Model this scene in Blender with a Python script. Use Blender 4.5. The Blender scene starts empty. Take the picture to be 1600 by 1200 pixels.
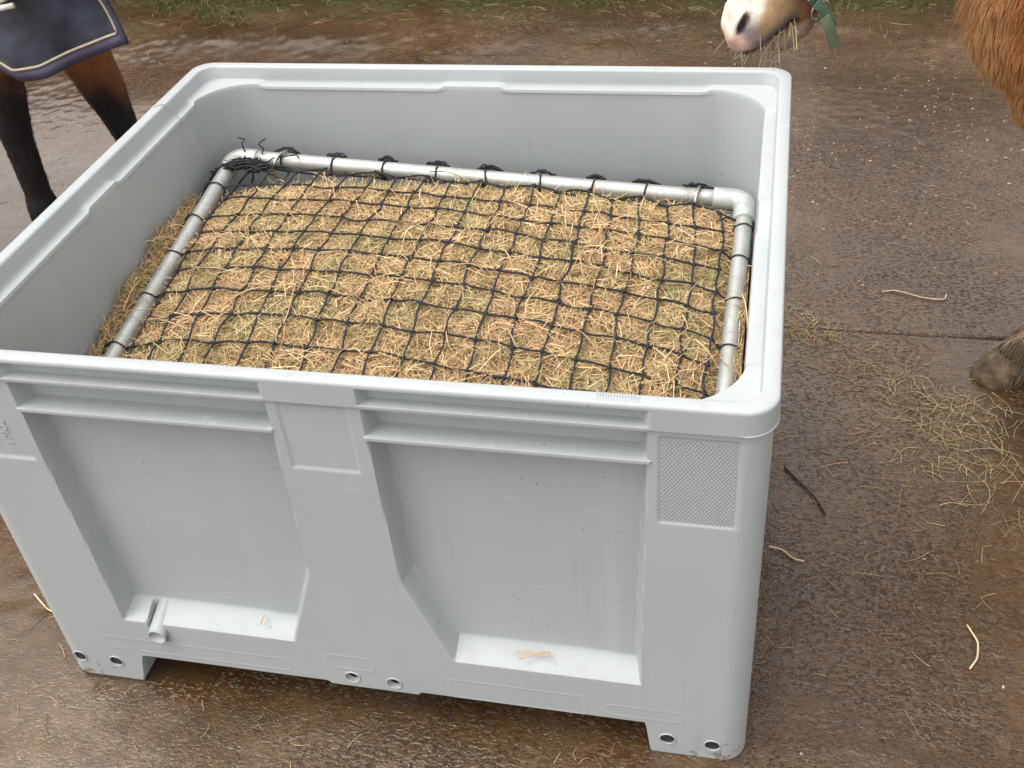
import bpy, bmesh, math, random
import numpy as np
from mathutils import Vector, Matrix
rng = np.random.default_rng(7); random.seed(7)
SC = bpy.context.scene
COL = SC.collection
# ------------------------------------------------------------------ camera, light, exposure
cam_d = bpy.data.cameras.new('camera'); cam = bpy.data.objects.new('camera', cam_d); COL.objects.link(cam)
cam.location = (1.160404, -1.007961, 1.581938); cam.rotation_euler = (0.89611, 0.078399, 0.20802)
cam_d.sensor_width = 36; cam_d.lens = 36*1719.89/1600; cam_d.clip_start = .05; cam_d.clip_end = 500
SC.camera = cam
world = bpy.data.worlds.new('World'); SC.world = world; world.use_nodes = True
wn = world.node_tree; wb = wn.nodes['Background']
SUN_EL, SUN_AZ = math.radians(68), math.radians(-115)     # azimuth measured from +Y towards +X
sky = wn.nodes.new('ShaderNodeTexSky'); sky.sky_type = 'NISHITA'; sky.sun_disc = False
sky.sun_elevation = SUN_EL; sky.sun_rotation = SUN_AZ; sky.dust_density = 3; sky.air_density = 1.2
hs = wn.nodes.new('ShaderNodeHueSaturation'); hs.inputs['Saturation'].default_value = .12
wn.links.new(sky.outputs[0], hs.inputs['Color'])
mxw = wn.nodes.new('ShaderNodeMix'); mxw.data_type = 'RGBA'; mxw.blend_type = 'MULTIPLY'; mxw.inputs[0].default_value = 1
mxw.inputs[7].default_value = (1.0, .975, .935, 1)
wn.links.new(hs.outputs[0], mxw.inputs[6]); wn.links.new(mxw.outputs[2], wb.inputs[0])
wb.inputs[1].default_value = .15
sun_d = bpy.data.lights.new('sun', 'SUN'); sun_d.energy = 1.1; sun_d.angle = math.radians(60); sun_d.color = (1, .96, .9)
sun = bpy.data.objects.new('sun', sun_d); COL.objects.link(sun)
sd = Vector((math.sin(SUN_AZ)*math.cos(SUN_EL), math.cos(SUN_AZ)*math.cos(SUN_EL), math.sin(SUN_EL)))
sun.rotation_euler = sd.to_track_quat('Z', 'Y').to_euler()
SC.view_settings.view_transform = 'Standard'; SC.view_settings.look = 'None'
SC.view_settings.gamma = 1; SC.view_settings.exposure = 1.06
SC.render.engine = 'CYCLES'

# ------------------------------------------------------------------ helpers
def tag(o, label=None, cat=None, group=None, kind=None):
    if label: o['label'] = label
    if cat: o['category'] = cat
    if group: o['group'] = group
    if kind: o['kind'] = kind
    return o
def empty(name, loc, label, cat, group=None):
    o = bpy.data.objects.new(name, None); COL.objects.link(o); o.location = loc; o.empty_display_size = .05
    return tag(o, label, cat, group)
def link(name, me, mat, parent=None, smooth=True):
    o = bpy.data.objects.new(name, me); COL.objects.link(o)
    if mat and not me.materials: me.materials.append(mat)
    if parent:
        o.parent = parent; o.matrix_parent_inverse = Matrix.Translation(parent.location).inverted() if parent.type == 'EMPTY' else Matrix.Identity(4)
    if smooth and len(me.polygons): me.polygons.foreach_set('use_smooth', np.ones(len(me.polygons), bool))
    return o
def npmesh(name, V, F, col=None):
    """V (n,3); F (m,3) or (m,4) array"""
    V = np.asarray(V, np.float32); F = np.asarray(F, np.int32); k = F.shape[1]
    me = bpy.data.meshes.new(name); me.vertices.add(len(V)); me.vertices.foreach_set('co', V.ravel())
    me.loops.add(F.size); me.loops.foreach_set('vertex_index', F.ravel())
    me.polygons.add(len(F)); me.polygons.foreach_set('loop_start', np.arange(0, F.size, k, dtype=np.int32))
    try: me.polygons.foreach_set('loop_total', np.full(len(F), k, np.int32))
    except Exception: pass
    me.update(calc_edges=True); me.validate()
    if col is not None:
        a = me.color_attributes.new('Col', 'FLOAT_COLOR', 'POINT')
        c = np.ones((len(V), 4), np.float32); c[:, :3] = col; a.data.foreach_set('color', c.ravel())
    return me
def pymesh(name, V, F):
    me = bpy.data.meshes.new(name); me.from_pydata([tuple(v) for v in V], [], F); me.update(); return me
class MB:
    """collects quads"""
    def __init__(s): s.V = []; s.F = []; s.n = 0
    def add(s, V, F):
        s.V.append(np.asarray(V, float).reshape(-1, 3)); s.F.append(np.asarray(F, int).reshape(-1, 4)+s.n); s.n += len(s.V[-1])
    def tube(s, P, r, k=8, closed=False, cap=True):
        P = np.asarray(P, float); n = len(P); r = np.broadcast_to(np.asarray(r, float), (n,))
        if closed: T = np.roll(P, -1, 0)-np.roll(P, 1, 0)
        else: T = np.gradient(P, axis=0)
        T /= np.linalg.norm(T, axis=1, keepdims=True)+1e-12
        N = np.zeros_like(T); a = np.array([0, 0, 1.]) if abs(T[0, 2]) < .9 else np.array([1., 0, 0])
        v = np.cross(T[0], a); N[0] = v/np.linalg.norm(v)
        for i in range(1, n):
            v = N[i-1]-T[i]*(N[i-1]@T[i]); N[i] = v/(np.linalg.norm(v)+1e-12)
        B = np.cross(T, N); th = np.arange(k)*2*math.pi/k
        V = P[:, None]+r[:, None, None]*(np.cos(th)[None, :, None]*N[:, None]+np.sin(th)[None, :, None]*B[:, None])
        i = np.arange(n if closed else n-1)[:, None]*k; j = np.arange(k)[None]; j2 = (j+1) % k
        nx = (i+k) % (n*k)
        F = np.stack([i+j, i+j2, nx+j2, nx+j], -1).reshape(-1, 4)
        V = V.reshape(-1, 3)
        if cap and not closed:
            m = len(V); V = np.vstack([V, P[0], P[-1]]); e = (n-1)*k
            C = []
            for q in range(0, k, 2):
                C.append([m, (q+2) % k, (q+1) % k, q]); C.append([m+1, e+q, e+(q+1) % k, e+(q+2) % k])
            F = np.vstack([F, C])
        s.add(V, F)
    def box(s, lo, hi):
        x0, y0, z0 = lo; x1, y1, z1 = hi
        s.add([(x0,y0,z0),(x1,y0,z0),(x1,y1,z0),(x0,y1,z0),(x0,y0,z1),(x1,y0,z1),(x1,y1,z1),(x0,y1,z1)],
              [(0,3,2,1),(4,5,6,7),(0,1,5,4),(1,2,6,5),(2,3,7,6),(3,0,4,7)])
    def ball(s, c, r, k=8, m=5, sc=(1, 1, 1)):
        V = []; F = []
        for a in range(m+1):
            ph = math.pi*(.02+.96*a/m)
            for b in range(k):
                th = 2*math.pi*b/k; V.append((c[0]+r*sc[0]*math.sin(ph)*math.cos(th), c[1]+r*sc[1]*math.sin(ph)*math.sin(th), c[2]+r*sc[2]*math.cos(ph)))
        for a in range(m):
            for b in range(k): F.append((a*k+b, (a+1)*k+b, (a+1)*k+(b+1) % k, a*k+(b+1) % k))
        s.add(V, F)
    def build(s, name, mat, parent=None, smooth=True):
        return link(name, npmesh(name, np.vstack(s.V), np.vstack(s.F)), mat, parent, smooth)
def vnoise(x, y, seed=0):
    """smooth 2D value noise -1..1"""
    xi = np.floor(x).astype(np.int64); yi = np.floor(y).astype(np.int64); fx = x-xi; fy = y-yi
    fx = fx*fx*fx*(fx*(fx*6-15)+10); fy = fy*fy*fy*(fy*(fy*6-15)+10)
    def h(a, b):
        n = (a*374761393+b*668265263+seed*1442695041) & 0xffffffff
        n = ((n ^ (n >> 13))*1274126177) & 0xffffffff
        return ((n ^ (n >> 16)) & 0xffff)/32767.5-1
    a = h(xi, yi); b = h(xi+1, yi); c = h(xi, yi+1); d = h(xi+1, yi+1)
    return (a*(1-fx)+b*fx)*(1-fy)+(c*(1-fx)+d*fx)*fy
def sst(a, b, x):
    t = np.clip((x-a)/(b-a), 0, 1); return t*t*(3-2*t)

# ------------------------------------------------------------------ materials
def newmat(name):
    m = bpy.data.materials.new(name); m.use_nodes = True; return m, m.node_tree, m.node_tree.nodes['Principled BSDF']
def node(nt, t, **kw):
    n = nt.nodes.new(t)
    for k, v in kw.items():
        if k in n.inputs: n.inputs[k].default_value = v
        else: setattr(n, k, v)
    return n
def ramp(nt, src, stops):
    r = nt.nodes.new('ShaderNodeValToRGB'); nt.links.new(src, r.inputs[0]); el = r.color_ramp.elements
    while len(el) < len(stops): el.new(.5)
    for e, (p, c) in zip(el, stops): e.position = p; e.color = (*c, 1) if len(c) == 3 else c
    return r
def objco(nt, scale=(1, 1, 1)):
    tc = nt.nodes.new('ShaderNodeTexCoord'); mp = nt.nodes.new('ShaderNodeMapping'); mp.inputs['Scale'].default_value = scale
    nt.links.new(tc.outputs['Object'], mp.inputs[0]); return mp.outputs[0]
def simple(name, c, rough=.6, metal=0, bump=0, bscale=200, var=.12, vscale=30, spec=.5):
    m, nt, p = newmat(name); co = objco(nt)
    n = node(nt, 'ShaderNodeTexNoise', Scale=vscale, Detail=4.0); nt.links.new(co, n.inputs['Vector'])
    r = ramp(nt, n.outputs[0], [(.3, tuple(x*(1-var) for x in c)), (.7, tuple(min(1, x*(1+var)) for x in c))])
    nt.links.new(r.outputs[0], p.inputs['Base Color']); p.inputs['Roughness'].default_value = rough; p.inputs['Metallic'].default_value = metal
    p.inputs['Specular IOR Level'].default_value = spec
    if bump:
        b = node(nt, 'ShaderNodeBump', Strength=bump, Distance=.002); n2 = node(nt, 'ShaderNodeTexNoise', Scale=bscale, Detail=3.0)
        nt.links.new(co, n2.inputs['Vector']); nt.links.new(n2.outputs[0], b.inputs['Height']); nt.links.new(b.outputs[0], p.inputs['Normal'])
    return m
def attrmat(name, rough=.6, trans=0, bump=0, bscale=300, spec=.4):
    m, nt, p = newmat(name); a = node(nt, 'ShaderNodeAttribute', attribute_name='Col')
    nt.links.new(a.outputs['Color'], p.inputs['Base Color']); p.inputs['Roughness'].default_value = rough
    p.inputs['Specular IOR Level'].default_value = spec
    if bump:
        co = objco(nt); b = node(nt, 'ShaderNodeBump', Strength=bump, Distance=.002); n2 = node(nt, 'ShaderNodeTexNoise', Scale=bscale, Detail=3.0)
        nt.links.new(co, n2.inputs['Vector']); nt.links.new(n2.outputs[0], b.inputs['Height']); nt.links.new(b.outputs[0], p.inputs['Normal'])
    return m
# moulded grey plastic with specks and stains
M_plastic, nt, p = newmat('grey_plastic'); co = objco(nt)
n1 = node(nt, 'ShaderNodeTexNoise', Scale=3.0, Detail=4.0, Roughness=.6); nt.links.new(co, n1.inputs['Vector'])
base = ramp(nt, n1.outputs[0], [(.3, (.350, .380, .394)), (.7, (.385, .413, .425))])
v1 = node(nt, 'ShaderNodeTexVoronoi', Scale=42.0, Randomness=1.0); nt.links.new(co, v1.inputs['Vector'])        # mud specks
sp = ramp(nt, v1.outputs['Distance'], [(.03, (1, 1, 1)), (.075, (0, 0, 0))])
n2 = node(nt, 'ShaderNodeTexNoise', Scale=5.0, Detail=2.0); nt.links.new(co, n2.inputs['Vector'])
sm = ramp(nt, n2.outputs[0], [(.44, (0, 0, 0)), (.56, (1, 1, 1))])
vr = ramp(nt, v1.outputs['Color'], [(.45, (0, 0, 0)), (.6, (1, 1, 1))])
mu = node(nt, 'ShaderNodeMath', operation='MULTIPLY'); nt.links.new(sp.outputs[0], mu.inputs[0]); nt.links.new(sm.outputs[0], mu.inputs[1])
mu2 = node(nt, 'ShaderNodeMath', operation='MULTIPLY'); nt.links.new(mu.outputs[0], mu2.inputs[0]); nt.links.new(vr.outputs[0], mu2.inputs[1])
mx = node(nt, 'ShaderNodeMix', data_type='RGBA'); nt.links.new(mu2.outputs[0], mx.inputs[0]); nt.links.new(base.outputs[0], mx.inputs[6]); mx.inputs[7].default_value = (.09, .07, .05, 1)
# dried dust on horizontal ledges: broken patches, only where the plastic faces up
geo = node(nt, 'ShaderNodeNewGeometry'); sx = node(nt, 'ShaderNodeSeparateXYZ'); nt.links.new(geo.outputs['Normal'], sx.inputs[0])
up = ramp(nt, sx.outputs[2], [(.75, (0, 0, 0)), (.95, (1, 1, 1))])
n3 = node(nt, 'ShaderNodeTexNoise', Scale=26.0, Detail=7.0, Roughness=.7); nt.links.new(co, n3.inputs['Vector'])
n4 = node(nt, 'ShaderNodeTexNoise', Scale=3.3, Detail=2.0); nt.links.new(co, n4.inputs['Vector'])
d1 = ramp(nt, n3.outputs[0], [(.52, (0, 0, 0)), (.68, (1, 1, 1))]); d2 = ramp(nt, n4.outputs[0], [(.45, (0, 0, 0)), (.65, (1, 1, 1))])
m3 = node(nt, 'ShaderNodeMath', operation='MULTIPLY'); nt.links.new(d1.outputs[0], m3.inputs[0]); nt.links.new(d2.outputs[0], m3.inputs[1])
m4 = node(nt, 'ShaderNodeMath', operation='MULTIPLY'); nt.links.new(m3.outputs[0], m4.inputs[0]); nt.links.new(up.outputs[0], m4.inputs[1])
m5 = node(nt, 'ShaderNodeMath', operation='MULTIPLY'); nt.links.new(m4.outputs[0], m5.inputs[0]); m5.inputs[1].default_value = .7
mx2 = node(nt, 'ShaderNodeMix', data_type='RGBA'); nt.links.new(m5.outputs[0], mx2.inputs[0]); nt.links.new(mx.outputs[2], mx2.inputs[6]); mx2.inputs[7].default_value = (.36, .26, .17, 1)
# faint run-off streaks and scuffs, mud splashes near the ground
st_ = node(nt, 'ShaderNodeMapping'); st_.inputs['Scale'].default_value = (55, 55, 3.2); nt.links.new(co, st_.inputs[0])
ns_ = node(nt, 'ShaderNodeTexNoise', Scale=1.0, Detail=3.0, Roughness=.6); nt.links.new(st_.outputs[0], ns_.inputs['Vector'])
rs_ = ramp(nt, ns_.outputs[0], [(.58, (0,)*3), (.78, (.20,)*3)])
mx3 = node(nt, 'ShaderNodeMix', data_type='RGBA'); nt.links.new(rs_.outputs[0], mx3.inputs[0]); nt.links.new(mx2.outputs[2], mx3.inputs[6]); mx3.inputs[7].default_value = (.28, .26, .22, 1)
sc_ = node(nt, 'ShaderNodeMapping'); sc_.inputs['Scale'].default_value = (9, 9, 60); sc_.inputs['Rotation'].default_value = (0, .35, .2); nt.links.new(co, sc_.inputs[0])
nc_ = node(nt, 'ShaderNodeTexNoise', Scale=2.2, Detail=2.0, Roughness=.5, Distortion=.4); nt.links.new(sc_.outputs[0], nc_.inputs['Vector'])
rc_ = ramp(nt, nc_.outputs[0], [(.715, (0,)*3), (.74, (.26,)*3)])
mx4 = node(nt, 'ShaderNodeMix', data_type='RGBA'); nt.links.new(rc_.outputs[0], mx4.inputs[0]); nt.links.new(mx3.outputs[2], mx4.inputs[6]); mx4.inputs[7].default_value = (.58, .60, .60, 1)
sz_ = node(nt, 'ShaderNodeSeparateXYZ'); nt.links.new(co, sz_.inputs[0])
zr_ = node(nt, 'ShaderNodeMapRange'); nt.links.new(sz_.outputs[2], zr_.inputs[0]); zr_.inputs[1].default_value = .17; zr_.inputs[2].default_value = 0.0; zr_.inputs[3].default_value = -.22; zr_.inputs[4].default_value = .06
nm_ = node(nt, 'ShaderNodeTexNoise', Scale=48.0, Detail=6.0, Roughness=.72); nt.links.new(co, nm_.inputs['Vector'])
am_ = node(nt, 'ShaderNodeMath', operation='ADD'); nt.links.new(nm_.outputs[0], am_.inputs[0]); nt.links.new(zr_.outputs[0], am_.inputs[1])
rm_ = ramp(nt, am_.outputs[0], [(.60, (0,)*3), (.635, (.7,)*3)])
mx5 = node(nt, 'ShaderNodeMix', data_type='RGBA'); nt.links.new(rm_.outputs[0], mx5.inputs[0]); nt.links.new(mx4.outputs[2], mx5.inputs[6]); mx5.inputs[7].default_value = (.13, .095, .065, 1)
nt.links.new(mx5.outputs[2], p.inputs['Base Color'])
rr = ramp(nt, n3.outputs[0], [(.3, (.36,)*3), (.7, (.5,)*3)]); nt.links.new(rr.outputs[0], p.inputs['Roughness'])
n5 = node(nt, 'ShaderNodeTexNoise', Scale=420.0, Detail=2.0); nt.links.new(co, n5.inputs['Vector'])
n6 = node(nt, 'ShaderNodeTexNoise', Scale=7.0, Detail=2.0); nt.links.new(co, n6.inputs['Vector'])
b1 = node(nt, 'ShaderNodeBump', Strength=.08, Distance=.001); nt.links.new(n5.outputs[0], b1.inputs['Height'])
b2 = node(nt, 'ShaderNodeBump', Strength=.25, Distance=.006); nt.links.new(n6.outputs[0], b2.inputs['Height']); nt.links.new(b1.outputs[0], b2.inputs['Normal'])
nt.links.new(b2.outputs[0], p.inputs['Normal']); p.inputs['Specular IOR Level'].default_value = .45
M_black = simple('black_plastic', (.018, .018, .02), .35, var=.2)
M_holeshade = simple('painted_hole_shade', (.006, .006, .006), .9)  # near-black colour standing in for the shade inside holes
M_cord = simple('black_cord', (.016, .017, .022), .75, bump=.6, bscale=900, var=.3, vscale=200)
# galvanised steel
M_zinc, nt, p = newmat('galvanised_steel'); co = objco(nt)
v = node(nt, 'ShaderNodeTexVoronoi', Scale=90.0); nt.links.new(co, v.inputs['Vector']); n = node(nt, 'ShaderNodeTexNoise', Scale=14.0, Detail=8.0, Roughness=.75); nt.links.new(co, n.inputs['Vector'])
r1 = ramp(nt, n.outputs[0], [(.28, (.20, .185, .16)), (.42, (.42, .43, .41)), (.7, (.56, .575, .56))])
mx = node(nt, 'ShaderNodeMix', data_type='RGBA', blend_type='MULTIPLY'); mx.inputs[0].default_value = .22
nt.links.new(r1.outputs[0], mx.inputs[6]); nt.links.new(ramp(nt, v.outputs['Distance'], [(.1, (.6,)*3), (.7, (1,)*3)]).outputs[0], mx.inputs[7]); nt.links.new(mx.outputs[2], p.inputs['Base Color'])
p.inputs['Metallic'].default_value = .55; r2 = ramp(nt, n.outputs[0], [(.3, (.6,)*3), (.7, (.36,)*3)]); nt.links.new(r2.outputs[0], p.inputs['Roughness'])
b = node(nt, 'ShaderNodeBump', Strength=.25, Distance=.001); nt.links.new(n.outputs[0], b.inputs['Height']); nt.links.new(b.outputs[0], p.inputs['Normal'])
M_fit = simple('cast_fitting', (.42, .46, .44), .5, .35, bump=.3, bscale=300, var=.15)
M_ring = simple('steel_ring', (.5, .47, .42), .25, .9, var=.15)
M_hay = attrmat('hay_straw', .65, spec=.3)
M_haycore = simple('hay_core', (.16, .105, .045), .95, bump=1, bscale=120, var=.4, vscale=60)
M_coat = attrmat('horse_coat', .6, bump=.6, bscale=160, spec=.3)
M_fur = attrmat('horse_fur', .6, spec=.2)
M_hoof = simple('hoof_horn', (.085, .058, .032), .5, bump=1, bscale=90, var=.7, vscale=35)
M_web = simple('green_webbing', (.11, .185, .13), .55, bump=.7, bscale=500, var=.25)
M_webold = simple('worn_strap', (.15, .19, .12), .6, bump=.5, bscale=300, var=.25)
M_eye = simple('eye_dark', (.01, .006, .004), .08)
M_rug = simple('navy_canvas', (.024, .029, .047), .38, bump=1, bscale=30, var=.6, vscale=14)
M_bind = simple('violet_binding', (.055, .05, .085), .6, bump=.4, bscale=500, var=.2)
M_pipe = simple('cream_piping', (.42, .36, .27), .6, bump=.4, bscale=500, var=.2)
M_wood = simple('wet_black_timber', (.012, .011, .009), .6, bump=.8, bscale=40, var=.4)
M_stick = simple('dark_twig', (.05, .035, .022), .7, var=.3)

# ------------------------------------------------------------------ ground
def ground_h(x, y):
    n = .5*vnoise(x*2.2, y*2.2, 1)+.35*vnoise(x*6, y*6, 2)
    lump = sst(-.1, .5, vnoise(x*1.3+9, y*1.7, 5)+.25*vnoise(x*5, y*5, 8))
    h = .003*n+(.0012*vnoise(x*38, y*46, 3)+.0008*vnoise(x*80, y*95, 4))*(.35+.9*lump)
    near = sst(.5, -.3, x)*sst(.4, -.1, y)
    h += near*(.0025*vnoise(x*9, y*11, 11)+.0004*vnoise(x*40, y*45, 12))
    h = np.maximum(h, -.0012+.0003*vnoise(x*60, y*60, 6))          # standing water film fills the lows
    h += sst(2.62, 3.1, y)*(.05+.008*vnoise(x*5, y*9, 7)+.003*vnoise(x*30, y*30, 9))
    strip = sst(1.19, 1.2, y)*(1-sst(1.30, 1.34, y))*sst(-3, -2.9, x)
    h = h*(1-.75*strip)
    h -= .012*np.exp(-((y-1.192-.004*vnoise(x*3, x*0, 21))/.0045)**2)*sst(-.3, .3, vnoise(x*2.5, x*0+3, 22)+.45)
    s2 = 1-sst(.055, .075, y+.01*vnoise(x*4, x*0, 31)); s2 = s2*sst(1.0, 1.2, x); h = h+.003*s2
    return h
xs = np.concatenate([[-60, -30, -12, -6, -4], np.arange(-3.2, 3.2, .0125), [4, 6, 12, 30, 60]])
ys = np.unique(np.concatenate([[-60, -30, -10, -4, -2], np.arange(-1.0, 3.7, .0125), np.arange(1.168, 1.216, .0025), [4.2, 5, 8, 15, 30, 60]]))
X, Y = np.meshgrid(xs, ys, indexing='ij'); Z = ground_h(X, Y)
ni, nj = X.shape; I = (np.arange(ni-1)[:, None]*nj+np.arange(nj-1)[None]).ravel()
gme = npmesh('ground', np.stack([X.ravel(), Y.ravel(), Z.ravel()], 1), np.stack([I, I+nj, I+nj+1, I+1], 1))
M_ground, nt, p = newmat('wet_mud'); tc = node(nt, 'ShaderNodeTexCoord'); co = tc.outputs['Object']
def nz(scale, detail=4.0, rough=.6, sc=None, dist=0.0):
    n = node(nt, 'ShaderNodeTexNoise', Scale=scale, Detail=detail, Roughness=rough, Distortion=dist)
    if sc:
        mp = node(nt, 'ShaderNodeMapping'); mp.inputs['Scale'].default_value = sc; nt.links.new(co, mp.inputs[0]); nt.links.new(mp.outputs[0], n.inputs['Vector'])
    else: nt.links.new(co, n.inputs['Vector'])
    return n.outputs[0]
a1 = nz(1.6, 6.0, .65); a2 = nz(28, 6.0, .7)
c1 = ramp(nt, a1, [(.35, (.046, .024, .009)), (.55, (.078, .044, .019)), (.72, (.118, .074, .040))])
c2 = ramp(nt, a2, [(.35, (.7, .66, .62)), (.65, (1.2, 1.2, 1.2))])
mx = node(nt, 'ShaderNodeMix', data_type='RGBA', blend_type='MULTIPLY'); mx.inputs[0].default_value = 1
nt.links.new(c1.outputs[0], mx.inputs[6]); nt.links.new(c2.outputs[0], mx.inputs[7])
sep = node(nt, 'ShaderNodeSeparateXYZ'); nt.links.new(co, sep.inputs[0])
g0 = node(nt, 'ShaderNodeMath', operation='MULTIPLY_ADD'); nt.links.new(nz(5.0, 5.0, .7), g0.inputs[0]); g0.inputs[1].default_value = .9; nt.links.new(sep.outputs[1], g0.inputs[2])
gm = ramp(nt, g0.outputs[0], [(0, (0, 0, 0)), (1, (1, 1, 1))]); gmap = node(nt, 'ShaderNodeMapRange'); nt.links.new(g0.outputs[0], gmap.inputs[0])
gmap.inputs[1].default_value = 3.42; gmap.inputs[2].default_value = 3.75
mg = node(nt, 'ShaderNodeMix', data_type='RGBA'); nt.links.new(gmap.outputs[0], mg.inputs[0]); nt.links.new(mx.outputs[2], mg.inputs[6])
gc = ramp(nt, nz(40, 5.0, .7), [(.35, (.03, .033, .012)), (.6, (.07, .068, .03)), (.75, (.12, .09, .05))]); nt.links.new(gc.outputs[0], mg.inputs[7])
nt.links.new(mg.outputs[2], p.inputs['Base Color'])
wet = ramp(nt, nz(3.1, 5.0, .65), [(.36, (.10,)*3), (.52, (.2,)*3), (.68, (.42,)*3)])
nt.links.new(wet.outputs[0], p.inputs['Roughness']); p.inputs['Specular IOR Level'].default_value = .5
gv = node(nt, 'ShaderNodeMapRange'); nt.links.new(gmap.outputs[0], gv.inputs[0]); gv.inputs[3].default_value = 1.0; gv.inputs[4].default_value = 0.1
nt.links.new(gv.outputs[0], p.inputs['Coat Weight']); p.inputs['Coat Roughness'].default_value = .07; p.inputs['Coat IOR'].default_value = 1.5; p.inputs['Coat Tint'].default_value = (1, .93, .84, 1)
amp0 = ramp(nt, nz(2.3, 4.0, .6), [(.36, (.25,)*3), (.54, (1,)*3)]); lx = node(nt, 'ShaderNodeMapRange'); nt.links.new(sep.outputs[0], lx.inputs[0]); lx.inputs[1].default_value = -.1; lx.inputs[2].default_value = .6; lx.inputs[3].default_value = .15; lx.inputs[4].default_value = 1.0
amp = node(nt, 'ShaderNodeMath', operation='MULTIPLY'); nt.links.new(amp0.outputs[0], amp.inputs[0]); nt.links.new(lx.outputs[0], amp.inputs[1])
pl = ramp(nt, nz(85, 3.0, .6, (1, 1.7, 1), .7), [(.37, (0,)*3), (.45, (.9,)*3), (.7, (1,)*3)])
bp = node(nt, 'ShaderNodeBump', Distance=.0042); nt.links.new(pl.outputs[0], bp.inputs['Height']); nt.links.new(amp.outputs[0], bp.inputs['Strength'])
def lstr(v):
    m = node(nt, 'ShaderNodeMath', operation='MULTIPLY'); nt.links.new(lx.outputs[0], m.inputs[0]); m.inputs[1].default_value = v; return m.outputs[0]
bp2 = node(nt, 'ShaderNodeBump', Distance=.012); nt.links.new(lstr(.24), bp2.inputs['Strength']); nt.links.new(nz(24, 5.0, .6, (1, 1.6, 1), .6), bp2.inputs['Height']); nt.links.new(bp.outputs[0], bp2.inputs['Normal'])
bp3 = node(nt, 'ShaderNodeBump', Distance=.0022); nt.links.new(lstr(.35), bp3.inputs['Strength']); nt.links.new(nz(230, 2.0, .5), bp3.inputs['Height']); nt.links.new(bp2.outputs[0], bp3.inputs['Normal'])
nt.links.new(bp3.outputs[0], p.inputs['Normal']); nt.links.new(bp3.outputs[0], p.inputs['Coat Normal'])
ground = link('ground', gme, M_ground); tag(ground, kind='structure'); ground['label'] = 'wet muddy yard surface with brown puddles'
def gz(x, y): return float(ground_h(np.array([x]), np.array([y]))[0])

# timber edging along the far verge
mb = MB()
for k in range(5):
    x0 = -6.2+k*2.5; mb.box((x0, 3.27, -.05), (x0+2.46, 3.42, .30)); mb.box((x0+.01, 3.28, .303), (x0+2.45, 3.44, .46))
bar = mb.build('timber_barrier', M_wood, None, False)
m_ = bar.modifiers.new('b', 'BEVEL'); m_.width = .012; m_.segments = 2
tag(bar, 'dark wet timber barrier along the mossy far verge at the top', 'barrier')

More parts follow.
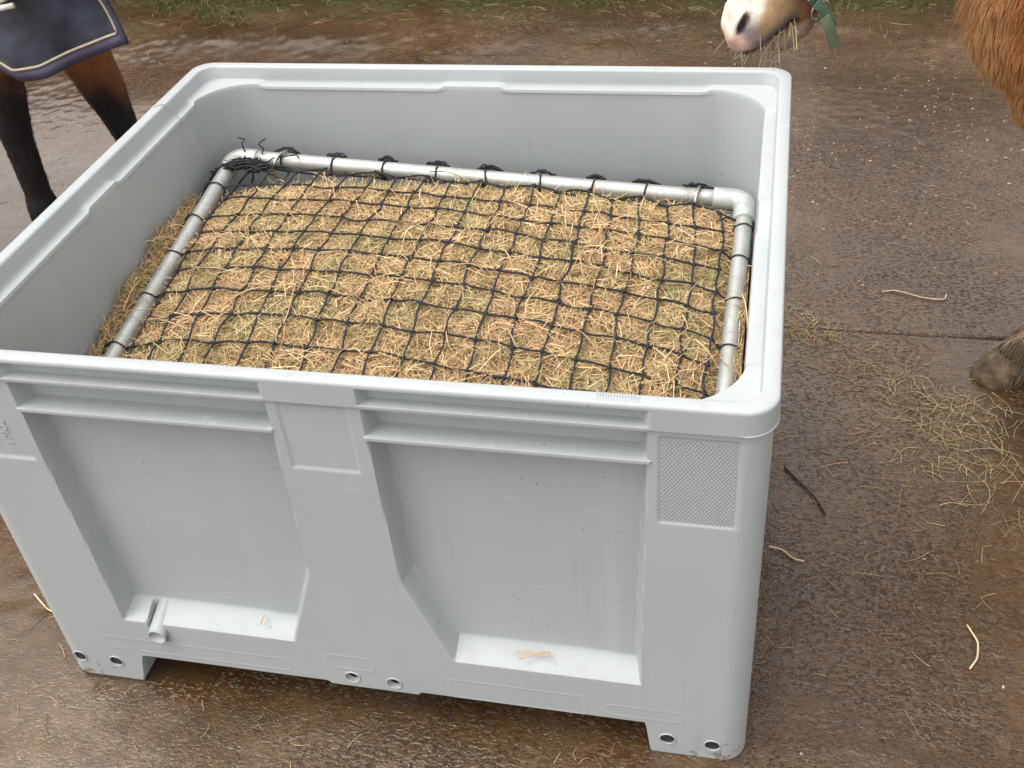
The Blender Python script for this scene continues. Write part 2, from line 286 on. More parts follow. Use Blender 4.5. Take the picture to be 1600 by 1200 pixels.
# ------------------------------------------------------------------ the big grey box
W_, D_, H_ = 1.2, 1.0, .73
def poly_s(x, z, edges):
    """min inward distance to half planes given as (px,pz,nx,nz) with inward normals"""
    s = np.full(np.broadcast(x, z).shape, 9.)
    for px, pz, nx, nz_ in edges:
        l = math.hypot(nx, nz_); s = np.minimum(s, ((x-px)*nx+(z-pz)*nz_)/l)
    return s
def rect(x, z, x0, x1, z0, z1): return np.minimum(np.minimum(x-x0, x1-x), np.minimum(z-z0, z1-z))
def rrect(x, z, x0, x1, z0, z1, r):
    cx, cz = (x0+x1)/2, (z0+z1)/2; qx = np.abs(x-cx)-((x1-x0)/2-r); qz = np.abs(z-cz)-((z1-z0)/2-r)
    return r-(np.hypot(np.maximum(qx, 0), np.maximum(qz, 0))+np.minimum(np.maximum(qx, qz), 0))
def depth(x, z, front):
    d = .0045*sst(.6925, .6890, z)
    d = np.maximum(d, 0)
    # half-panel helper mirrored about the middle
    xm = np.where(x < .606, x, 1.212-x)
    wx = lambda x0, x1, w0, w1: sst(0, w0, xm-x0)*sst(0, w1, x1-xm)
    slot = lambda z0, z1: ((z > z0) & (z < z1)).astype(float)
    xl = np.where(x < .606, .149, .164)                     # outer side of the pockets
    prof = sst(0, .016, xm-xl)*sst(0, .012, .541-xm)
    d = np.maximum(d, .0185*prof*sst(.6945, .6955, z)*sst(.7225, .7215, z))
    d = np.maximum(d, .035*prof*sst(.6385, .6395, z)*sst(.6885, .6875, z))
    lip = prof*slot(.6885, .6955); d = np.where(lip > .01, np.minimum(d, .0005+0*d), d)
    lip2 = prof*slot(.6325, .6385); d = np.where(lip2 > .01, np.minimum(d, .0015+0*d), d)
    xe = np.where(x < .606, .152, .166)
    s = np.minimum(xm-xe-.010*sst(.63, .2, z), (z-.166)*.39)
    s = np.minimum(s, ((.541-.000*z-xm)-(.634-z)*.02))
    l = math.hypot(.158, .055); s = np.minimum(s, ((.534-xm)*.158-(.345-z)*.055)/l)
    f = sst(0, .013, s)
    pd = .043
    if front: pd = .043-.0022*np.where(x > .606, sst(.975, 1.0, x), sst(.400, .445, x))
    f2 = f*(z < .6325)
    d = np.maximum(d, pd*f2)
    # plain plaque on the centre column, patch on the corner, left corner panel
    d = d+.0022*sst(0, .0025, rect(x, z, .5545, .6545, .568, .6855))
    d = d+.0030*sst(0, .0025, rect(x, z, 1.058, 1.158, .528, .6795))
    d = d+.0030*sst(0, .0025, rect(x, z, .042, .142, .535, .6795))
    # shallow engraved outlines low down
    for (x0, x1, z0, z1, r) in ((.109, .451, .092, .122, .012), (.726, .946, .080, .125, .004), (.978, 1.098, .088, .113, .012), (.52, .60, .118, .15, .01)):
        q = np.abs(rrect(x, z, x0, x1, z0, z1, r)); d = d-.0005*sst(.0028, .0004, q)
    for hx, hz in HOLES:
        d = d+.010*sst(.0125, .0105, np.hypot(x-hx, z-hz))
    d = d-.0016*np.exp(-((z-.6918)/.0012)**2)
    if front:   # cut-out for the drain spout in the left pocket floor
        q = poly_s(x, z, [(.2045, .18, 1, .10), (.238, .18, -1, -.0), (.208, .158, 1.0, .8), (.2, .212, 0, -1)])
        d = np.maximum(d, .040*sst(0, .006, q))
    return d
HOLES = [(.040, .053), (.111, .052), (.558, .097), (.630, .095), (1.075, .043), (1.145, .041)]
def zbot(x):
    """height of the lower edge: feet at the corners, a slightly lower tab in the middle"""
    f = np.minimum(1, np.maximum(sst(.146, .172, x)*1.0, 0))*np.minimum(1, sst(1.050, 1.039, x))
    z = .076*f
    return z-.007*sst(.512, .518, x)*sst(.674, .668, x)
zk = [.6325, .6385, .6885, .6925, .6945, .6955, .7215, .7225, .73]
rows = np.unique(np.round(np.concatenate([np.linspace(0, .724, 290)]+[np.array([k-.0014, k-.0007, k, k+.0007, k+.0014]) for k in zk[:-1]]), 4))
rows = rows[rows <= .7245]
RC = .042
fx = np.arange(RC, W_-RC+1e-6, .0025)
sidex = np.linspace(RC, W_-RC, 100)
# perimeter: list of (side, X in 0..1.2, point, normal)
per = []
def side_pts(side, xs_):
    for x in xs_:
        t = x/W_
        if side == 0: per.append((side, x, (x, 0), (0, -1)))
        if side == 1: per.append((side, x, (W_, t*D_), (1, 0)))
        if side == 2: per.append((side, x, (W_-x, D_), (0, 1)))
        if side == 3: per.append((side, x, (0, D_-t*D_), (-1, 0)))
def corner(cx, cy, a0):
    for q in range(1, 14):
        a = a0+q/14*math.pi/2; n = (math.cos(a), math.sin(a)); per.append((9, 0, (cx+RC*n[0], cy+RC*n[1]), n))
sx_ = lambda L: np.array([RC*W_/L+(W_-2*RC*W_/L)*i/99 for i in range(100)])
side_pts(0, fx); corner(W_-RC, RC, -math.pi/2); side_pts(1, sx_(D_)); corner(W_-RC, D_-RC, 0)
side_pts(2, sidex); corner(RC, D_-RC, math.pi/2); side_pts(3, sx_(D_)); corner(RC, RC, math.pi)
NP = len(per); PX = np.array([q[1] for q in per]); PS = np.array([q[0] for q in per]); PP = np.array([q[2] for q in per]); PN = np.array([q[3] for q in per])
rings = []
zb = np.where(PS == 9, 0., zbot(PX))
for z in rows:
    zz = zb+(z)*(1-zb/.16) if z < .16 else np.full(NP, z)
    d = np.where(PS == 0, depth(PX, zz, True), depth(PX, zz, False)); d = np.where(PS == 9, .0045*sst(.6925, .6890, zz)-.0016*np.exp(-((zz-.6918)/.0012)**2)+sum(.010*sst(.0125, .0105, np.hypot(PP[:, 0]-hx, zz-hz)+9*(PP[:, 1] > .3)) for hx, hz in HOLES), d)
    edge = .0025*sst(.006, 0, z)   # softened lower edge
    P = PP-PN*(d+edge)[:, None]; rings.append(np.column_stack([P, zz]))
def inset_ring(ins, z, R, ys=0., zs=0.):
    """rounded rectangle inset by ins with corner radius R: outer points projected radially onto it"""
    x0, x1, y0, y1 = ins, W_-ins, ins, D_-ins
    q = np.column_stack([np.clip(PP[:, 0], x0+R, x1-R), np.clip(PP[:, 1], y0+R, y1-R)]); d = PP-q; l = np.linalg.norm(d, axis=1, keepdims=True)+1e-9
    o = q+d/l*R
    st = np.where(PS == 9, 0, sst(.152, .156, PX)*sst(.546, .542, PX)+sst(.666, .670, PX)*sst(1.050, 1.046, PX))
    o -= PN*(ys*st)[:, None]
    return np.column_stack([o, z-zs*st])
for a in ((.0000, .7262, RC), (.0012, .7288, RC-.001), (.0035, .7300, RC-.003), (.0185, .7300, .034), (.0215, .7288, .033), (.0228, .7262, .032)): rings.append(inset_ring(*a))
rings.append(inset_ring(.0238, .7052, .034)); rings.append(inset_ring(.0243, .7040, .034, 0, .003)); rings.append(inset_ring(.0255, .7032, .035, 0, .0042))
rings.append(inset_ring(.0395, .7028, .100, .0016, .0042)); rings.append(inset_ring(.0418, .7020, .100, .002, .0042)); rings.append(inset_ring(.0426, .7000, .100, .002, .0042))
rings.append(inset_ring(.0432, .6940, .100, .002, .002)); rings.append(inset_ring(.0434, .6915, .100, .0005)); rings.append(inset_ring(.0437, .6880, .100)); rings.append(inset_ring(.0442, .676, .100))
for z, i_ in ((.64, .0456), (.6, .0466), (.5, .0468), (.4, .048), (.3, .052), (.2, .056), (.14, .061), (.115, .068), (.105, .082)): rings.append(inset_ring(i_, z, .10))
body_lo = []
# underside: turn in below the lower edge
base = rings[0].copy(); und = base.copy(); und[:, 0] = np.clip(base[:, 0], .13, W_-.13); und[:, 1] = np.clip(base[:, 1], .13, D_-.13)
up_ = und.copy(); up_[:, 2] = .078
allr = [up_, und]+rings; nr = len(allr)
V = np.vstack(allr); Fq = []
i = np.arange(nr-1)[:, None]*NP; j = np.arange(NP)[None]; j2 = (j+1) % NP
Fq = np.stack([i+j, i+j2, i+NP+j2, i+NP+j], -1).reshape(-1, 4)
me = bpy.data.meshes.new('body'); 
bmV = V
nf = len(Fq)
V2 = np.vstack([V, [[.6, .5, .104]], [[.6, .5, .0785]]]); top = (nr-1)*NP; cidx = len(V)
capF = []
for q in range(0, NP-1, 2):
    capF.append([cidx, top+q, top+q+1, top+(q+2) % NP]); capF.append([cidx+1, (q+2) % NP, q+1, q])
if NP % 2: capF.append([cidx, top+NP-1, top, top]) 
box_loc = (.6, .5, 0)
crate = empty('pallet_box', box_loc, 'large light grey moulded plastic box standing on short feet in the mud', 'pallet box')
bodyme = npmesh('body', V2, np.vstack([Fq, [f for f in capF if len(set(f)) == 4]]))
body = link('body', bodyme, M_plastic, crate)
# body shading: sharpen the steep edges
bodyme.polygons.foreach_set('use_smooth', np.ones(len(bodyme.polygons), bool))
ang = bodyme.attributes.new('sharp_edge', 'BOOLEAN', 'EDGE') if 'sharp_edge' not in bodyme.attributes else bodyme.attributes['sharp_edge']
bodyme.set_sharp_from_angle(angle=math.radians(42))
# extra feet / runners under the box
for (x0, x1, y0, y1) in ((.52, .67, .09, .22), (.52, .67, .44, .56), (.03, .15, .44, .56), (1.05, 1.17, .44, .56), (.52, .67, .80, .96)):
    mb = MB(); mb.add([(x0+.01, y0+.01, 0), (x1-.01, y0+.01, 0), (x1-.01, y1-.01, 0), (x0+.01, y1-.01, 0), (x0, y0, .077), (x1, y0, .077), (x1, y1, .077), (x0, y1, .077)],
                      [(0, 3, 2, 1), (0, 1, 5, 4), (1, 2, 6, 5), (2, 3, 7, 6), (3, 0, 4, 7), (4, 5, 6, 7)])
    f = mb.build('foot', M_plastic, crate, False); b_ = f.modifiers.new('b', 'BEVEL'); b_.width = .008; b_.segments = 2
# plugs and hole rims
def ring_pts(c, ax, r, n=28):
    ax = np.array(ax, float); ax /= np.linalg.norm(ax); u = np.cross(ax, [0, 0, 1.] if abs(ax[2]) < .9 else [1., 0, 0]); u /= np.linalg.norm(u); w = np.cross(ax, u)
    t = np.arange(n)*2*math.pi/n; return np.array(c)+r*(np.cos(t)[:, None]*u+np.sin(t)[:, None]*w)
for k, (hx, hz) in enumerate(HOLES):
    mb = MB(); mb.tube(ring_pts((hx, .0043, hz), (0, 1, 0), .0128), .0016, 6, True); mb.build('hole_rim', M_plastic, crate)
    mb = MB(); t = np.linspace(0, 1, 5)
    if k in (2, 3): mb.tube([(hx, .0125, hz), (hx, .0140, hz)], .0125, 24); mb.build('hole_shade_disc', M_holeshade, crate)  # empty holes: dark disc paints the shade over the moulded back
    else:
        mb.tube([(hx, .0145, hz), (hx, .0080, hz), (hx, .0070, hz), (hx, .0060, hz)], [.0118, .0118, .0095, .004], 24)
        mb.tube(ring_pts((hx, .0068, hz), (0, 1, 0), .0100, 20), .0011, 6, True); mb.build('plug', M_black, crate)
# drain spout
A = np.array((.2300, .046, .186)); B_ = np.array((.2245, -.0065, .1510)); rr_ = []
for u, r in ((0, .0135), (.5, .0150), (.92, .0160), (1.0, .0160), (1.006, .0152), (1.0, .0134), (.96, .0130), (.30, .0120), (.29, .0002)): rr_.append(ring_pts(A+(B_-A)*u, (0, 1, 0), r, 28))
n_ = len(rr_); V = np.vstack(rr_); F = np.array([(i*28+k, i*28+(k+1) % 28, (i+1)*28+(k+1) % 28, (i+1)*28+k) for i in range(n_-1) for k in range(28)]); link('drain_spout', npmesh('drain_spout', V, F), M_plastic, crate)
mb = MB(); mb.tube([A+(B_-A)*.62, A+(B_-A)*.60], .0122, 24); mb.build('bore_shade_disc', M_holeshade, crate)  # added dark disc inside the spout, painting the shade of its bore
# grip patch: raised dots in the corner recess
mb_V = []; mb_F = []; n_ = 0
for r_ in range(40):
    for c_ in range(20):
        x = 1.0625+c_*.0050+(r_ % 2)*.0025; z = .5325+r_*.0037
        if x > 1.1545 or z > .677: continue
        y = .0077
        mb_V += [(x-.0021, y, z), (x, y, z-.0016), (x+.0021, y, z), (x, y, z+.0016), (x, y-.0034, z-.0008)]
        mb_F += [(n_, n_+1, n_+4), (n_+1, n_+2, n_+4), (n_+2, n_+3, n_+4), (n_+3, n_, n_+4)]; n_ += 5
link('grip_patch', npmesh('grip_patch', mb_V, mb_F), M_plastic, crate, False)
# embossed marks on the left corner panel, ribbed mark on the rim
def text_mesh(s, size, depth_):
    cu = bpy.data.curves.new('t', 'FONT'); cu.body = s; cu.size = size; cu.extrude = depth_; cu.align_x = 'CENTER'; cu.align_y = 'CENTER'
    o = bpy.data.objects.new('t', cu); COL.objects.link(o); dg = bpy.context.evaluated_depsgraph_get(); dg.update()
    me = bpy.data.meshes.new_from_object(o.evaluated_get(dg)); bpy.data.objects.remove(o); me.materials.clear(); return me
for s, x, z, size in (('1M02', .108, .585, .022), ('C3', .086, .578, .02)):
    me = text_mesh(s, size, .0009); me.transform(Matrix.Translation((x, .0072, z)) @ Matrix.Rotation(math.radians(-90), 4, 'Y') @ Matrix.Rotation(math.radians(90), 4, 'X'))
    link('embossed_mark', me, M_plastic, crate, False)
mb = MB()
for k in range(16): mb.box((.982+k*.0034, .004, .7295), (.9835+k*.0034, .017, .7303))
mb.build('ribbed_mark', M_plastic, crate, False)

# ------------------------------------------------------------------ pipe frame
NK = .972; BL = np.array((0.10059, 0.87475, 0.57976)); BR = np.array((1.13321, 0.86839, 0.52057)); EX = np.array((.99834279, -.00614571, -.05721812)); EY = np.array((-.01496137, -.98780947, -.15494708)); EN = np.array((.05556834, -.15554636, .98626441))
FW = 1.0641*NK; FD = .80*NK; PR = .0160
def fp(s, t, w=0.): return BL+np.multiply.outer(np.asarray(s, float), EX)+np.multiply.outer(np.asarray(t, float), EY)+np.multiply.outer(np.asarray(w, float), EN)
frame = empty('pipe_frame', tuple(fp(FW/2, FD/2)), 'rectangular galvanised steel pipe frame lying tilted on the hay', 'frame')
def pipe(a, b):
    mb = MB(); n = 24; t = np.linspace(0, 1, n)[:, None]; mb.tube(a*(1-t)+b*t, PR, 20); mb.build('pipe', M_zinc, frame)
c = [fp(0, 0), fp(FW, 0), fp(FW, FD), fp(0, FD)]
def elbow(k, big):
    p0 = c[k]; e1 = c[(k+1) % 4]-p0; e2 = c[(k-1) % 4]-p0; e1 /= np.linalg.norm(e1); e2 /= np.linalg.norm(e2)
    L, R = (.062, .026) if big else (.050, .023)
    pts = [p0+e1*(L), p0+e1*(L-.001), p0+e1*(L-.005)]; rad = [PR-.0005, PR+.005 if big else PR+.002, PR+.0055 if big else PR+.003]
    pts += [p0+e1*(L*.6)]; rad += [PR+.0055 if big else PR+.003]
    for a in np.linspace(0, 1, 9):
        q = a*math.pi/2; pts.append(p0+e1*R*(1-math.sin(q))+e2*R*(1-math.cos(q))); rad.append(PR+.0055 if big else PR+.003)
    pts += [p0+e2*(L*.6), p0+e2*(L-.005), p0+e2*(L-.001), p0+e2*L]; rad += [rad[3], rad[2], rad[1], rad[0]]
    mb = MB(); mb.tube(pts, rad, 24); mb.build('elbow', M_fit if big else M_zinc, frame)
for k in range(4): pipe(c[k]+(c[(k+1) % 4]-c[k])/np.linalg.norm(c[(k+1) % 4]-c[k])*.035, c[(k+1) % 4]-(c[(k+1) % 4]-c[k])/np.linalg.norm(c[(k+1) % 4]-c[k])*.035)
for k in range(4): elbow(k, k in (1, 2))

# ------------------------------------------------------------------ net knots
def hw(s, t):
    return .05*NK*np.clip(np.sin(np.pi*np.clip(s/FW, .02, .98)), 0, 1)**.6*np.clip(np.sin(np.pi*np.clip(t/FD, .02, .98)), 0, 1)**.6
NC = np.array([[0.53493, 0.31964], [-0.01247, 0.26996], [0.00595, 0.02559], [0.00788, 0.01282], [0.51656, 0.0186], [0.0098, 0.00454], [-0.01351, -0.00343], [-0.00287, 0.01296], [0.00705, 0.01542], [-0.01231, -0.00998]])*NK
def netc(i, j):
    jj = min(j, 8); a = i/9; b = (jj-4)/5
    v = np.array([a**p*b**q for p in range(4) for q in range(4-p)])@NC
    if j > 8: v = v+np.array([0, .0565*NK*(j-8)])
    return v
JMAX = 12
knot = {}
for j in range(-1, JMAX+1):
    for i in range(-9, 10):
        v = netc(i, j)+rng.normal(0, .0028, 2)*(1 if j < 9 else .5)
        if i in (-9, 9): v[0] = min(max(v[0], .035), FW-.033)
        if j == -1: v[1] = .052+(.008 if i % 2 else -.012)+rng.normal(0, .003)
        knot[(i, j)] = v
def cell_bulge(s, t):
    """pillow between the cords"""
    i = (s/NK-.535)/.0565; j = (t/NK-.32)/.054+4; return .0065*np.abs(np.sin(np.pi*i)*np.sin(np.pi*j))
def kp(i, j):
    s, t = knot[(i, j)]; return fp(s, t, hw(s, t)+.0085)
net = empty('hay_net', tuple(fp(FW/2, FD/2, .05)), 'black knotted cord net with square mesh stretched over the hay', 'net')
mb = MB(); kb = MB()
def cord(A, B, r=.0019, sag=.0024, n=7, lift=None):
    t = np.linspace(0, 1, n)[:, None]; P = A*(1-t)+B*t; L = np.linalg.norm(B-A)
    o = rng.normal(0, 1, 3)*sag*min(1, L/.056); o -= EN*(o@EN)*.6
    P = P+np.sin(np.pi*t)*o+np.sin(2*np.pi*t)*rng.normal(0, 1, 3)*sag*.3
    mb.tube(P, r*(1+.12*rng.normal(0, 1, n)), 6); return P
hidden = {(-5, 3), (-4, 3)}
for (i, j), v in knot.items():
    for di, dj in ((1, 0), (0, 1)):
        if (i+di, j+dj) in knot: cord(kp(i, j), kp(i+di, j+dj))
    p_ = kp(i, j); kb.ball(p_, .0043, 7, 4, (1.2, 1, .8)); kb.ball(p_+rng.normal(0, .0018, 3), .0030, 6, 3)
def wrap(center, axis, r=PR+.0020, tilt=.12, w=.0018):
    ax = axis+EN*0+rng.normal(0, tilt, 3); P = ring_pts(center, ax, r, 22); P += rng.normal(0, .0003, P.shape); mb.tube(P, w, 6, True)
def bunch(center, ex, ez, L=.05, n=10, h=.010):
    for _ in range(n):
        m = 9; t = np.linspace(-1, 1, m); q = center+np.outer(t*L*rng.uniform(.5, 1), ex)+np.outer((1-t*t)*h*rng.uniform(.2, 1.2), ez)
        q += rng.normal(0, .0016, q.shape); mb.tube(q, .0017, 5)
# back pipe wraps on even columns
for i in range(-8, 10, 2):
    s, t = knot[(i, -1)]; s2 = s+.004; wrap(fp(s2, 0), EX)
    cord(kp(i, -1), fp(s2, PR*.9, -PR*.6), n=5, sag=.001)
    bunch(fp(s2, -PR-.004, PR*.35), EX, EN*.9-EY*.3, rng.uniform(.020, .034), int(rng.integers(5, 11)), rng.uniform(.006, .011))
    if i < 8:
        for k in (-1, 1):
            if (i+k, -1) in knot: cord(fp(s2, PR*.8, -PR*.9), kp(i+k, -1), sag=.002)
# left pipe wraps on even rows
for j in (0, 2, 4, 6, 8, 10, 12):
    s, t = knot[(-9, j)]; t2 = t-.004; wrap(fp(0, t2), EY, w=.0013); cord(kp(-9, j), fp(PR*.9, t2, PR*.3), n=5, sag=.001)
    bunch(fp(-PR-.004, t2, PR*.1), EY, EN*.6-EX*.5, .024, 4, .005)
for j in (-1, 1, 3, 5, 7, 9, 11):
    s, t = knot[(9, j)]; wrap(fp(FW, t+.006+(.02 if j == -1 else 0)), EY, w=.0013); cord(kp(9, j), fp(FW-PR*.9, t+.006, PR*.3), n=5, sag=.001)
    bunch(fp(FW+PR+.003, t+.006, PR*.0), EY, EN*.5+EX*.3, .024, 3, .004)
for i in range(-8, 10, 2):
    s, t = knot[(i, JMAX)]; wrap(fp(s, FD), EX)
# gathered tangle in the back left corner
for _ in range(26):
    m = 10; t = np.linspace(0, 1, m); a = fp(-.020+rng.normal(0, .004), .050+rng.uniform(0, .022), rng.normal(.0, .005)); b = fp(.062+rng.normal(0, .012), .030+rng.normal(0, .010), .006+rng.normal(0, .007))
    P = np.outer(1-t, a)+np.outer(t, b)+np.outer(np.sin(np.pi*t), EN*rng.uniform(.008, .018)-EX*rng.uniform(-.004, .012))+rng.normal(0, .0028, (m, 3)); mb.tube(P, .0018, 5)
for _ in range(12):
    P = fp(.060, .030, .008)+np.cumsum(rng.normal(0, .009, (8, 3)), 0)*np.array([1, .8, .7]); mb.tube(P, .0017, 5)
for k in (-1, 1):
    P = fp(.045+.018*k, .006, .017)+np.array([[0, 0, 0], [.004*k, .004, .01], [-.006, .006, .018], [.002, .008, .026], [.012*k, .006, .031]]); mb.tube(P, .0016, 5)
for q in ((-9, 0), (-8, -1), (-7, -1), (-9, 1)): cord(fp(.05, .03, .0), kp(*q), sag=.006)
for _ in range(5):
    P = fp(-PR-.005, np.linspace(.06, .15, 8)+rng.normal(0, .003), -.004+rng.normal(0, .004, 8)); P += rng.normal(0, .002, P.shape); mb.tube(P, .0019, 5)
for _ in range(16):   # right corner bunch below the elbow
    P = fp(FW-.06, .055, -.02)+np.cumsum(rng.normal(0, .010, (7, 3)), 0)*np.array([1.3, .6, .5]); mb.tube(P, .0017, 5)
mb.V += kb.V; mb.F += [f+mb.n for f in kb.F]; mb.build('netting', M_cord, net)
# steel rings round the back pipe
def steel_ring(s, tl, lab):
    o = empty('steel_ring', tuple(fp(s, 0)), lab, 'ring', 'rings on the back pipe')
    mb = MB(); ax = EX+EY*tl; mb.tube(ring_pts(fp(s, .010, -.004), ax, .0285, 36), .0029, 10, True); mb.build('ring_wire', M_ring, o)
    mb = MB(); mb.tube(ring_pts(fp(s+.002, .046, -.022), EN+EX*.3, .011, 20), .0022, 8, True); mb.build('swivel_eye', M_ring, o)
steel_ring(.105, .35, 'small steel ring hooked round the back pipe near the knotted left corner')
steel_ring(.943, .12, 'small steel ring hooked round the back pipe near the grey corner elbow')

# ------------------------------------------------------------------ hay
HC = 1.05*np.array([[.61, .42, .21], [.69, .52, .30], [.56, .36, .18], [.68, .45, .26], [.40, .36, .16], [.32, .33, .14], [.64, .37, .21], [.42, .26, .11], [.76, .62, .38]])
HP = np.array([.22, .15, .16, .14, .12, .07, .06, .05, .03])
def hayh(s, t):
    """height of the hay surface over the frame plane"""
    n = .006*vnoise(s*14, t*14, 41)+.004*vnoise(s*40, t*40, 42)
    base = hw(s, t)-.006
    # sinks away in the back left corner and along the back pipe, spills low on the sides
    dip = np.exp(-((s-.02)/.16)**2-((t+.02)/.10)**2)*.12+.045*sst(.10, .0, t)*sst(.75, .2, s)+.03*sst(.07, 0., t)
    out = np.maximum(0, -s)+np.maximum(0, s-FW)
    dip = dip+.024*np.exp(-((s-.0)/.040)**2)+.030*np.exp(-((s-FW)/.035)**2)+.02*np.exp(-(t/.03)**2)
    fr = np.clip(cell_bulge(s, t), 0, 1)*sst(.0, .06, s)*sst(0, .06, FW-s)*sst(.03, .1, t)
    return base-dip+n+fr-out*.25+(.028+2.0*n)*np.exp(-((s+.034)/.018)**2)*sst(.13, .22, t)*(1-.75*sst(.30, .60, t))+.02*np.exp(-((s-FW-.02)/.02)**2)*sst(.15, .3, t)
def ribbons(P0, T, L, Wd, bend, nrm, nseg=3, col=None):
    """P0 base (n,3), T direction, L length, Wd width; flat bent straws"""
    n = len(P0); side = np.cross(T, nrm); side /= np.linalg.norm(side, axis=1, keepdims=True)+1e-9
    V = np.zeros((n, nseg+1, 2, 3)); tw = rng.uniform(-.9, .9, (n, 1)); wdir = side*np.cos(tw)+nrm*np.sin(tw)
    for k in range(nseg+1):
        u = k/nseg; p_ = P0+T*(L*(u-.5))[:, None]+bend*(4*u*(1-u)-.5)[..., None] if np.ndim(u) else P0+T*(L*(u-.5))[:, None]+bend*(4*u*(1-u)-.5)
        w = (Wd*(1-.5*abs(2*u-1)))[:, None]; V[:, k, 0] = p_-wdir*w/2; V[:, k, 1] = p_+wdir*w/2
    F = []; b = np.arange(n)[:, None]*(nseg+1)*2
    F = np.concatenate([b+np.array([[2*k, 2*k+1, 2*k+3, 2*k+2]]) for k in range(nseg)], 0)
    C = np.repeat(col[:, None], (nseg+1)*2, 1).reshape(-1, 3)
    return V.reshape(-1, 3), F, C
def pick(n, x=None, y=None):
    c_ = HC[rng.choice(len(HC), n, p=HP)]*rng.choice([.42, .65, .8, .92, 1.02, 1.15], (n, 1))*rng.uniform(.9, 1.1, (n, 1))
    if x is not None:   # green and pinkish tussocks
        g = vnoise(x*15, y*15, 51)+.3*vnoise(x*25, y*25, 53); gr = sst(.1, .7, g)[:, None]; c_ = c_*(1-gr*.28)+np.array([.40, .42, .21])*gr*.28*rng.uniform(.7, 1.2, (n, 1))
        g = vnoise(x*14+30, y*14, 52); gr = sst(.3, .8, g)[:, None]; c_ = c_*(1-gr*.24)+np.array([.70, .42, .26])*gr*.24
    return c_
def haylayer(n, s0, s1, t0, t1, lo, hi, lmin, lmax, wmul=1., slope=.25):
    s = rng.uniform(s0, s1, n); t = rng.uniform(t0, t1, n); w = hayh(s, t)+rng.uniform(lo, hi, n); P0 = fp(s, t)+np.outer(w, EN)
    # clumped orientation
    th = 3.0*vnoise(s*16, t*16, 61)+rng.normal(0, .75, n)+rng.integers(0, 2, n)*1.3; dn = rng.normal(0, slope, n)
    T = np.outer(np.cos(th), EX)+np.outer(np.sin(th), EY)+np.outer(dn, EN); T /= np.linalg.norm(T, axis=1, keepdims=True)
    L = rng.uniform(lmin, lmax, n); Wd = rng.uniform(.0008, .0020, n)*wmul
    bend = (rng.normal(0, .16, (n, 3))+np.outer(np.abs(rng.normal(0, .12, n)), EN))*L[:, None]
    nrm = np.tile(EN, (n, 1))+rng.normal(0, .25, (n, 3)); nrm /= np.linalg.norm(nrm, axis=1, keepdims=True)
    return ribbons(P0, T, L, Wd, bend, nrm, 3, pick(n, s, t))
def joinrib(parts):
    V = []; F = []; C = []; n = 0
    for v, f, c_ in parts: V.append(v); F.append(f+n); C.append(c_); n += len(v)
    V = np.vstack(V); V[:, 0] = np.clip(V[:, 0], .053, 1.149); V[:, 1] = np.clip(V[:, 1], .058, .948)
    return npmesh('hay', V, np.vstack(F), np.vstack(C))
parts = [haylayer(76000, -.02, FW+.02, .02, FD+.02, -.012, .000, .02, .085, 1, .16), haylayer(15000, .02, FW-.02, .05, FD-.03, -.005, .0025, .035, .10, 1.0, .12),
         haylayer(6500, -.048, -.014, .11, FD, -.012, .012, .02, .055, 1, .45), haylayer(3000, FW+.012, FW+.030, .12, FD, -.02, .012, .03, .08, 1, .5),
         haylayer(500, -.046, -.02, .13, .60, .0, .02, .03, .07, .9, 1.6)]
hay_core_s, hay_core_t = np.meshgrid(np.linspace(-.046, FW+.016, 110), np.linspace(.0, FD+.03, 90), indexing='ij')
hh = hayh(hay_core_s, hay_core_t)-.013; edge = np.minimum(np.minimum(hay_core_s+.046, FW+.016-hay_core_s), np.minimum(hay_core_t, FD+.03-hay_core_t)); hh -= .02*sst(.012, 0, edge)
hay = empty('hay', tuple(fp(FW/2, FD/2)), 'heap of dry yellow hay pressed up under the black net', 'hay'); hay['kind'] = 'stuff'
bpy.data.objects.remove(hay)
P = fp(hay_core_s, hay_core_t)+hh[..., None]*EN; ni, nj = hay_core_s.shape
I = (np.arange(ni-1)[:, None]*nj+np.arange(nj-1)[None]).ravel(); coreV = P.reshape(-1, 3); coreF = np.stack([I, I+1, I+nj+1, I+nj], 1)
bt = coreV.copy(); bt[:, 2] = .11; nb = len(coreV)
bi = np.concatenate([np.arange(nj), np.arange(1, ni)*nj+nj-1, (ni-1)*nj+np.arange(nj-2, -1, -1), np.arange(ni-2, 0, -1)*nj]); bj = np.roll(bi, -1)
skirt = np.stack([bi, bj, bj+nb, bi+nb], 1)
parts.append((np.vstack([coreV, bt]), np.vstack([coreF, skirt]), np.tile([.12, .08, .035], (2*nb, 1))))  # core coloured dark to imitate shade in the gaps between straws
